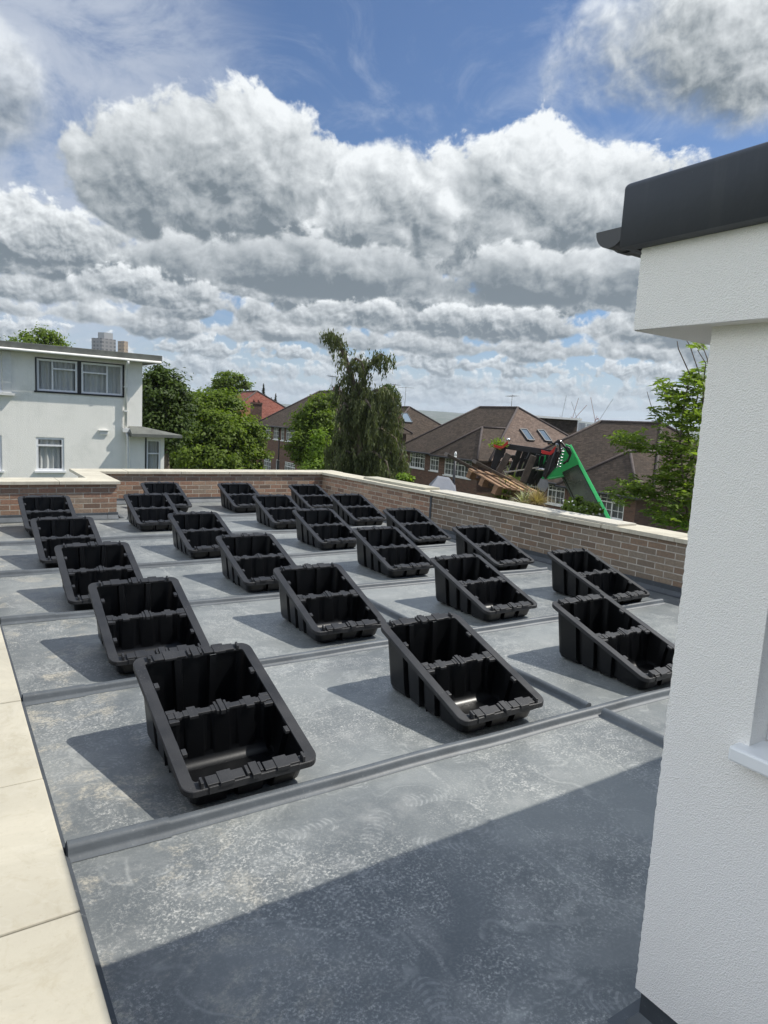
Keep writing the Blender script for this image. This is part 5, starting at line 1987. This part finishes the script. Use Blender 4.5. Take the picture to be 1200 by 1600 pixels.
for st, r_ in STEMS:
    d0 = 10.2 + rs.uniform(-.35, .45)
    pts = [at(u, v, 10.2 + (d0 - 10.2) * min(1, i / 2)) for i, (u, v) in enumerate(st)]
    if st[0] == (1085, 850):
        pts = [ab] + pts
    n = len(pts)
    mb.tube(pts, [r_ * 0.55 * (1 - .85 * i / (n - 1)) + .003 for i in range(n)], 6)
mb.build('trunk', M['bark'], ah)
SPR = [(1080, 595, 20, 22, 8), (1098, 600, 14, 26, 8), (1062, 615, 18, 16, 7), (1050, 650, 20, 20, 8), (1075, 645, 26, 24, 12), (1095, 650, 18, 30, 9), (1045, 612, 9, 16, 4), (1035, 602, 6, 12, 2),
       (968, 683, 16, 10, 5), (985, 690, 20, 14, 8), (1003, 692, 14, 14, 4), (1060, 700, 22, 18, 9), (1088, 700, 20, 22, 9), (1040, 690, 10, 12, 3), (985, 760, 20, 14, 8), (968, 770, 10, 12, 3), (1004, 765, 14, 10, 4),
       (1062, 760, 28, 24, 13), (1035, 752, 18, 16, 6), (1085, 760, 22, 30, 12), (1050, 800, 26, 22, 12), (1080, 815, 22, 24, 11), (1025, 790, 16, 16, 5), (1060, 725, 18, 14, 6), (1040, 735, 12, 10, 3), (1092, 536, 7, 4, 2), (1100, 740, 14, 40, 8), (1104, 830, 12, 26, 6), (1020, 640, 8, 8, 1), (1030, 700, 10, 10, 2)]
Cl, Nl, Tl = [], [], []
for u, v, ru, rv, k in SPR:
    for j in range(int(k * 2.5)):
        c = np.array(at(u + ru * rs.normal() * .55, v + rv * rs.normal() * .55, 10.2 + rs.normal() * .30))
        ax = rs.normal(size=3) * np.array([1, 1, .35]) + np.array([0, 0, -.28])
        ax /= np.linalg.norm(ax)
        sd_ = np.cross(ax, [0, 0, 1])
        sd_ /= np.linalg.norm(sd_) + 1e-9
        for q in range(6):                       # pinnate leaf: pairs along a stalk
            for s in (-1, 1):
                base_ = c + ax * (0.045 * (q - 2.5))
                dr = sd_ * s + ax * .45 + np.array([0, 0, -.25]) + rs.normal(size=3) * .15
                dr /= np.linalg.norm(dr)
                Cl.append(base_ + dr * .045)
                Tl.append(dr)
                Nl.append(np.array([0, 0, 1.0]) + rs.normal(size=3) * .35)
Cl, Nl, Tl = map(np.array, (Cl, Nl, Tl))
leaf_mesh('crown', M['leaf_ash'], ah, Cl, Nl, Tl, 0.108 * (0.7 + .6 * rs.rand(len(Cl))), 0.040 * (0.8 + .5 * rs.rand(len(Cl))), ab)

# flowering shrub at the foot of the boom
fs_ = tree('flowering_shrub', 'leafy shrub with tiny white flowers in front of the green boom', at(905, 800, 9.9), [(905, 798, 9.9, 24, 18), (890, 806, 9.9, 18, 12), (924, 802, 9.9, 16, 14), (905, 786, 9.9, 12, 9)], 'leaf_ash', 2300, 0.062, 12, cat='shrub', trunk_r=0.03, clump=0.11)
rs = np.random.RandomState(8)
fc = np.array([list(at(905 + 22 * rs.normal() * .6, 797 + 14 * rs.normal() * .6, 9.72 + .12 * rs.rand())) for _ in range(26)])
M['petal'] = plain('white petals', (0.72, 0.70, 0.62), 0.6, 0.1)
leaf_mesh('flower', M['petal'], fs_, fc, rs.normal(size=(26, 3)) * .4 + np.array([-.6, -.7, .5]), rs.normal(size=(26, 3)), np.full(26, .035), np.full(26, .032), fs_['_w'])


def blades(name, label, cat, base, mat, n, length, width, spread, seed, lift=0.9, group=None, droop=0.5):
    """a tuft of long arching blades"""
    b0 = Vector(base)
    o = thing(name, b0, label, cat, group)
    r = random.Random(seed)
    mb = MB()
    for i in range(n):
        a = r.uniform(0, 2 * PI)
        s = r.random() ** 0.7 * spread
        d = Vector((math.cos(a) * s, math.sin(a) * s, lift)).normalized()
        L = length * r.uniform(0.55, 1.05)
        sd_ = Vector((-math.sin(a), math.cos(a), 0)) * width * r.uniform(.6, 1.2)
        prev = None
        for k in range(6):
            f = k / 5
            p = b0 + d * (L * f) + Vector((math.cos(a), math.sin(a), 0)) * (L * .25 * f * f * s) - Vector((0, 0, droop * L * f * f * f * s))
            w_ = sd_ * (1 - f) ** .6 * .5
            q = (p - w_, p + w_)
            if prev:
                mb.face([prev[0], prev[1], q[1], q[0]])
            prev = q
    mb.build('leaves', M[mat], o)
    mb = MB()
    mb.tube([(b0.x, b0.y, ground_z(b0.x, b0.y)), b0], [.06, .05], 7)
    mb.build('stem', M['bark'], o)
    return o


M['blade_pale'] = leaf_mat('variegated blades', (0.30, 0.32, 0.20), 0.6, 0.25, (1.1, 1.05, 0.9))
blades('pampas_grass', 'tan feathery grass tuft below the right end of the pallet', 'grass tuft', at(838, 792, 11), 'straw', 420, 0.40, 0.012, 1.3, 3, droop=.35)
blades('spiky_plant', 'dark spiky plant with pale edged leaves under the pallet', 'plant', at(818, 792, 11.2), 'blade_pale', 60, 0.42, 0.035, 1.2, 4)
blades('spiky_plant', 'dull green sword leaved plant under the left part of the pallet', 'plant', at(785, 785, 11.6), 'blade', 150, 0.50, 0.03, 1.1, 5)
blades('tall_grass', 'tall yellow green blades seen through the fork carriage', 'plant', at(800, 770, 15), 'blade', 120, 0.85, 0.03, 0.7, 6)

# ------------------------------------------------------------------ telehandler boom, fork carriage, pallet
M['green_paint'] = plain('green machine paint', (0.02, 0.40, 0.095), 0.28, 0.10, 2, spec=0.6)
M['green_edge'] = plain('light green machine edge', (0.05, 0.34, 0.10), 0.35, 0.1, 3)
M['dark_steel'] = plain('dark greased steel', (0.040, 0.046, 0.030), 0.26, 0.5, 3, metal=0.55)
M['black_steel'] = plain('black painted steel', (0.014, 0.014, 0.016), 0.42, 0.3, 8, bmp=.1)
M['worn_steel'] = plain('worn brown steel', (0.085, 0.068, 0.055), 0.6, 0.4, 10, bmp=.2)
M['red_paint'] = plain('red paint', (0.52, 0.025, 0.022), 0.4, 0.15, 6)
M['rubber'] = plain('black rubber hose', (0.01, 0.01, 0.01), 0.45, 0.1)
M['chrome'] = plain('bright steel fittings', (0.55, 0.55, 0.55), 0.25, 0.1, metal=0.9)
M['wood'] = plain('pale pallet wood', (0.40, 0.25, 0.12), 0.75, 0.25, 9, bmp=.2)
M['wood_old'] = plain('weathered pallet wood', (0.21, 0.125, 0.07), 0.8, 0.35, 8, bmp=.25)

q0 = at(905, 830, 12.0)
th = thing('telehandler', (q0.x, q0.y, ground_z(q0.x, q0.y)), 'green telescopic handler, its boom and black fork carriage raised above the brown parapet', 'telehandler')
VR = Vector((RT.x, RT.y, 0)).normalized()


def plate(mb, px, d, th_, back=None):
    """flat steel plate cut to an outline, d metres away and th_ thick"""
    r = ray(sum(p[0] for p in px) / len(px), 700)
    v = Vector((r.x, r.y, 0)).normalized()
    pts = [at(u, w_, d) for u, w_ in px]
    # keep the plate in one plane square to the view of it
    c = sum(pts, Vector()) / len(pts)
    pts = [p - v * ((p - c).dot(v)) for p in pts]
    mb.extrude(pts, v * th_)


# boom: dark inner section inside a green outer edge, running down behind the wall
lo, hi = at(952, 850, 11.0), at(884, 714, 12.95)
ax = (lo - hi).normalized()
vw = ray(920, 760).normalized()
sx = ax.cross(vw).normalized()
if sx.dot(VR) < 0:
    sx = -sx
sy = ax.cross(sx).normalized()


def beam(mb, a0, a1, x0, x1, y0, y1, taper=1.0):
    p0, p1 = hi + ax * a0, hi + ax * a1
    vs = []
    for p, k in ((p0, 1.0), (p1, taper)):
        for x, y in ((x0, y0), (x1, y0), (x1, y1), (x0, y1)):
            vs.append(p + sx * x * k + sy * y * k)
    mb.mesh(vs, [(0, 1, 2, 3), (7, 6, 5, 4), (0, 1, 5, 4), (1, 2, 6, 5), (2, 3, 7, 6), (3, 0, 4, 7)])


Lb = (lo - hi).length
mb = MB()
beam(mb, 0.20, Lb + 4.5, -0.17, 0.13, -0.20, 0.20, 1.15)
beam(mb, 0.32, Lb + 4.5, -0.215, -0.172, -0.17, 0.17, 1.1)
bo = mb.build('boom', M['dark_steel'], th, bevel=0.012)
mb = MB()
beam(mb, 0.0, Lb + 4.5, 0.132, 0.188, -0.21, 0.21, 1.12)
mb.build('boom_edge', M['green_paint'], bo, bevel=0.008)
mb = MB()
plate(mb, [(846, 748), (850, 738), (866, 722), (879, 704), (884, 694), (891, 697), (900, 714), (912, 739), (904, 741), (892, 742), (886, 743), (866, 748)], 12.35, 0.42)
hd = mb.build('boom_head', M['green_paint'], th, bevel=0.012)
mb = MB()
pts = [at(u, v, 12.30) for u, v in ((857, 748), (872, 745.5), (884, 743), (891, 742.5), (896, 746))]
mb.tube(pts, 0.022, 8)
mb.build('lip', M['green_edge'], hd)
mb = MB()
plate(mb, [(843, 714), (853, 712), (851, 728), (846, 740), (840, 748), (841, 730)], 12.9, 0.30)
mb.build('boom_head', M['green_paint'], th)

# carriage
cr = MB()
D = 12.55


def cbar(mb, a, b_, w, h, d0=D, d1=None):
    mb.bar(at(a[0], a[1], d0), at(b_[0], b_[1], d0 if d1 is None else d1), w, h, Vector((FW.x, FW.y, 0)))


cbar(cr, (789, 697), (866, 708), 0.10, 0.12)
cbar(cr, (777, 712), (806, 714), 0.06, 0.07, 12.7)
cbar(cr, (800, 716), (842, 722), 0.06, 0.07, 12.8)
cbar(cr, (770, 755), (850, 768), 0.10, 0.10, 12.7)
carr = cr.build('carriage', M['black_steel'], th, bevel=0.006)
for sp in ([(775, 699), (791, 697), (790, 706), (776, 728), (770, 742), (764, 740), (769, 722)], [(863, 706), (873, 705), (874, 714), (869, 729), (860, 740), (852, 748), (847, 744), (852, 728), (857, 715)]):
    mb = MB()
    plate(mb, sp, D + .05 if sp[0][0] < 800 else D - .22, 0.12)
    mb.build('side_plate', M['black_steel'], carr, bevel=0.006)
mb = MB()
for a, b_, w in (((812, 704), (797, 742), .10), ((820, 705), (807, 745), .06), ((831, 706), (813, 745), .08), ((841, 710), (826, 752), .07), ((848, 712), (838, 756), .06), ((856, 722), (836, 750), .09)):
    cbar(mb, a, b_, w, 0.06, 12.75)
mb.build('upright', M['black_steel'], carr, bevel=0.004)
mb = MB()
plate(mb, [(822, 706), (858, 711), (850, 735), (843, 760), (813, 753), (818, 728)], 13.0, 0.12)
mb.build('valve_block', M['black_steel'], carr, bevel=0.006)
mb = MB()
cbar(mb, (788, 738), (842, 730), 0.025, 0.025, 12.35)
mb.tube([at(838, 733, 12.5), at(855, 734, 12.4)], 0.03, 8)
mb.build('cylinder', M['chrome'], carr)
# hydraulic foot at the lower end of the side plate
mb = MB()
plate(mb, [(845, 748), (856, 751), (857, 760), (851, 769), (843, 766), (839, 760)], D - .30, 0.12)
mb.build('link', M['lead'], carr, bevel=0.01)
# forks: uprights and tines
for up_, tip, kn in ((((795, 709), (777, 741)), (741, 722), (790, 748)), (((834, 712), (817, 753)), (697, 710), (812, 762))):
    mb = MB()
    cbar(mb, up_[0], up_[1], 0.115, 0.05, D - .22)
    f = mb.build('fork', M['worn_steel'], th, bevel=0.006)
for tip, end in (((697, 709.5), (772, 750)), ((741, 721), (800, 752))):
    mb = MB()
    mb.bar(at(*tip, 11.5), at(*end, 12.2), 0.055, 0.11, Vector((FW.x, FW.y, 0)))
    mb.build('fork_tine', M['worn_steel'], th, bevel=0.006)
# red end boxes of the carriage, open on top
for pts_, nm in ((((771, 694), (783, 698), (793, 689), (794, 693), (786, 700.5), (773, 699)), 'a'), (((846, 703), (859, 706.5), (868, 697), (869.5, 702), (861, 711), (847, 709)), 'b')):
    mb = MB()
    plate(mb, list(pts_), D - .28, 0.03)
    # side and back walls of the tray
    A, B_, C_ = at(*pts_[0], D - .28), at(*pts_[1], D - .28), at(*pts_[2], D - .28)
    bk = Vector((ray(*pts_[1]).x, ray(*pts_[1]).y, 0)).normalized() * 0.22
    dn = Vector((0, 0, -.05))
    mb.mesh([A, A + bk, A + bk + dn, A + dn, C_, C_ + bk, C_ + bk + dn, C_ + dn, B_ + dn, B_ + bk + dn], [(0, 1, 2, 3), (4, 5, 6, 7), (3, 8, 9, 2), (8, 7, 6, 9)])
    mb.build('red_bracket', M['red_paint'], th, bevel=0.004)
# hoses coiled at the boom head
mb = MB()
pts = []
for k in range(70):
    f = k / 69
    a = f * 2 * PI * 6.5
    c = at(880 - 7 * f, 700 + 31 * f, 12.15)
    pts.append(c + VR * 0.035 * math.cos(a) + Vector((0, 0, .018 * math.sin(a))) + vw * 0.03 * math.sin(a))
mb.tube(pts, 0.0085, 6)
mb.build('coiled_hose', M['chrome'], th)
for px in ([(884, 698), (889, 700), (892, 708), (888, 718), (880, 725)], [(868, 692), (872, 688), (878, 692), (884, 700), (891, 712), (886, 722)], [(870, 700), (864, 716), (858, 735), (852, 748)], [(866, 694), (869, 690), (874, 693), (876, 706), (868, 724)], [(856, 694), (861, 690), (866, 694)]):
    mb = MB()
    mb.tube([at(u, v, 12.08) for u, v in px], 0.020, 7)
    mb.build('hose', M['rubber'], th)
mb = MB()
for u, v, r_ in ((870, 695, .032), (875, 690, .022), (794, 687, .030), (860, 693, .025)):
    c = at(u, v, 12.15)
    mb.tube([c - VR * .03, c + VR * .03], r_, 10)
mb.build('hose_coupling', M['chrome'], th)
# leafy tuft caught in the left red box
tl = at(778, 697, 12.4)
o = thing('plant_tuft', tl, 'bright green leafy tuft sticking up at the left red bracket of the carriage', 'plant')
rs = np.random.RandomState(4)
n = 170
cc = np.array(tl) + rs.normal(size=(n, 3)) * np.array([.075, .075, .05]) + np.array([0, 0, .04])
leaf_mesh('leaves', M['leaf_light'], o, cc, rs.normal(size=(n, 3)) + np.array([0, 0, .7]), rs.normal(size=(n, 3)), np.full(n, .07), np.full(n, .022), tl)

# pallet, tilted on the forks
A = at(798, 743.5, 12.5)
eb = (at(735, 732, 11.72) - A)
ea = (at(839, 768, 12.0) - A)
LB, LA = 1.10, 0.76
eb = eb.normalized()
ea = (ea - eb * ea.dot(eb)).normalized()
ez = eb.cross(ea).normalized()
if ez.z > 0:
    ez = -ez
pt = thing('wooden_pallet', A + eb * .5 + ea * .4, 'tilted wooden pallet lying over the fork tines, its lower boards weathered', 'pallet')


def pb_(mb, b0, b1, a0, a1, z0, z1):
    vs = [A + eb * x + ea * y + ez * z for z in (z0, z1) for x, y in ((b0, a0), (b1, a0), (b1, a1), (b0, a1))]
    mb.mesh(vs, [(0, 1, 2, 3), (7, 6, 5, 4), (0, 1, 5, 4), (1, 2, 6, 5), (2, 3, 7, 6), (3, 0, 4, 7)])


r = random.Random(2)
for k in range(6):
    b0 = k * (LB - .1) / 5
    mb = MB()
    pb_(mb, b0, b0 + .10, -.01, LA + r.uniform(-.02, .03), 0, .020)
    mb.build('deck_board', M['wood'] if k in (0, 2) else M['wood_old'], pt)
for a0 in (0.0, LA / 2 - .05, LA - .10):
    mb = MB()
    pb_(mb, 0.004, LB - .004, a0, a0 + .10, .021, .040)
    mb.build('stringer_board', M['wood'] if a0 == 0 else M['wood_old'], pt)
    mb = MB()
    pb_(mb, 0.0, LB, a0 + .004, a0 + .096, .141, .160)
    mb.build('base_board', M['wood_old'], pt)
    for b0 in (0.0, LB / 2 - .07, LB - .14):
        mb = MB()
        pb_(mb, b0 + .003, b0 + .143, a0 + .006, a0 + .094, .041, .140)
        mb.build('block', M['wood'] if b0 == 0 else M['wood_old'], pt)

# ------------------------------------------------------------------ street lamp, canopy
lp = at(708, 765, 27)
sl = thing('street_lamp', (lp.x, lp.y, ground_z(lp.x, lp.y)), 'thin black lamp post in front of the brick house left of the pallet', 'street lamp')
tp = at(706, 716, 27)
mb = MB()
mb.tube([(lp.x, lp.y, ground_z(lp.x, lp.y)), (lp.x, lp.y, lp.z), (lp.x, lp.y, tp.z)], [.075, .06, .05], 8)
mb.build('pole', M['black_paint'], sl)
mb = MB()
c = Vector((lp.x, lp.y, tp.z))
mb.tube([c, c + Vector((0, 0, .10))], [.04, .055], 10)
mb.tube([c + Vector((0, 0, .10)), c + Vector((0, 0, .20)), c + Vector((0, 0, .27))], [.055, .05, .02], 10)
mb.build('lamp_head', M['white_paint'], sl)
d = 25.0
cn = MB()
pts = [at(668, 766, d), at(683, 749, d), at(702, 752, d), at(713, 768, d)]
vb = Vector((ray(690, 760).x, ray(690, 760).y, 0)).normalized()
top = [pts[1] + vb * .9, pts[2] + vb * .9]
bot = [pts[0], pts[3], pts[3] + vb * 2.6, pts[0] + vb * 2.6]
top4 = [pts[1] + vb * .8, pts[2] + vb * .8, pts[2] + vb * 1.8, pts[1] + vb * 1.8]
cn.mesh(bot + top4, [(0, 1, 5, 4), (1, 2, 6, 5), (2, 3, 7, 6), (3, 0, 4, 7), (4, 5, 6, 7), (3, 2, 1, 0)])
cb = sum(bot, Vector()) / 4
gz = thing('garden_canopy', (cb.x, cb.y, ground_z(cb.x, cb.y)), 'pale grey sloping canopy roof at the foot of the thin black lamp post', 'canopy')
M['canvas'] = plain('pale grey canvas', (0.15, 0.16, 0.18), 0.7, 0.08)
cn.build('canvas_roof', M['canvas'], gz)
for p in bot:
    mb = MB()
    mb.tube([(p.x, p.y, ground_z(p.x, p.y)), p + (cb - p) * .04], .03, 6)
    mb.build('post', M['black_paint'], gz)
# ------------------------------------------------------------------ the air
mb = MB()
mb.box((-5300, -5300, -60), (5300, 5300, 190))
hz = mb.build('haze', None, None)
mt = bpy.data.materials.new('haze air')
mt.use_nodes = True
nt = mt.node_tree
nt.nodes.clear()
out = nt.nodes.new('ShaderNodeOutputMaterial')
pv = nt.nodes.new('ShaderNodeVolumePrincipled')
pv.inputs['Color'].default_value = (0.80, 0.88, 0.97, 1)
pv.inputs['Density'].default_value = 0.00014
pv.inputs['Anisotropy'].default_value = 0.3
nt.links.new(pv.outputs[0], out.inputs['Volume'])
hz.data.materials.append(mt)
tag(hz, kind='stuff')
for o in bpy.data.objects:
    if '_w' in o.keys():
        del o['_w']
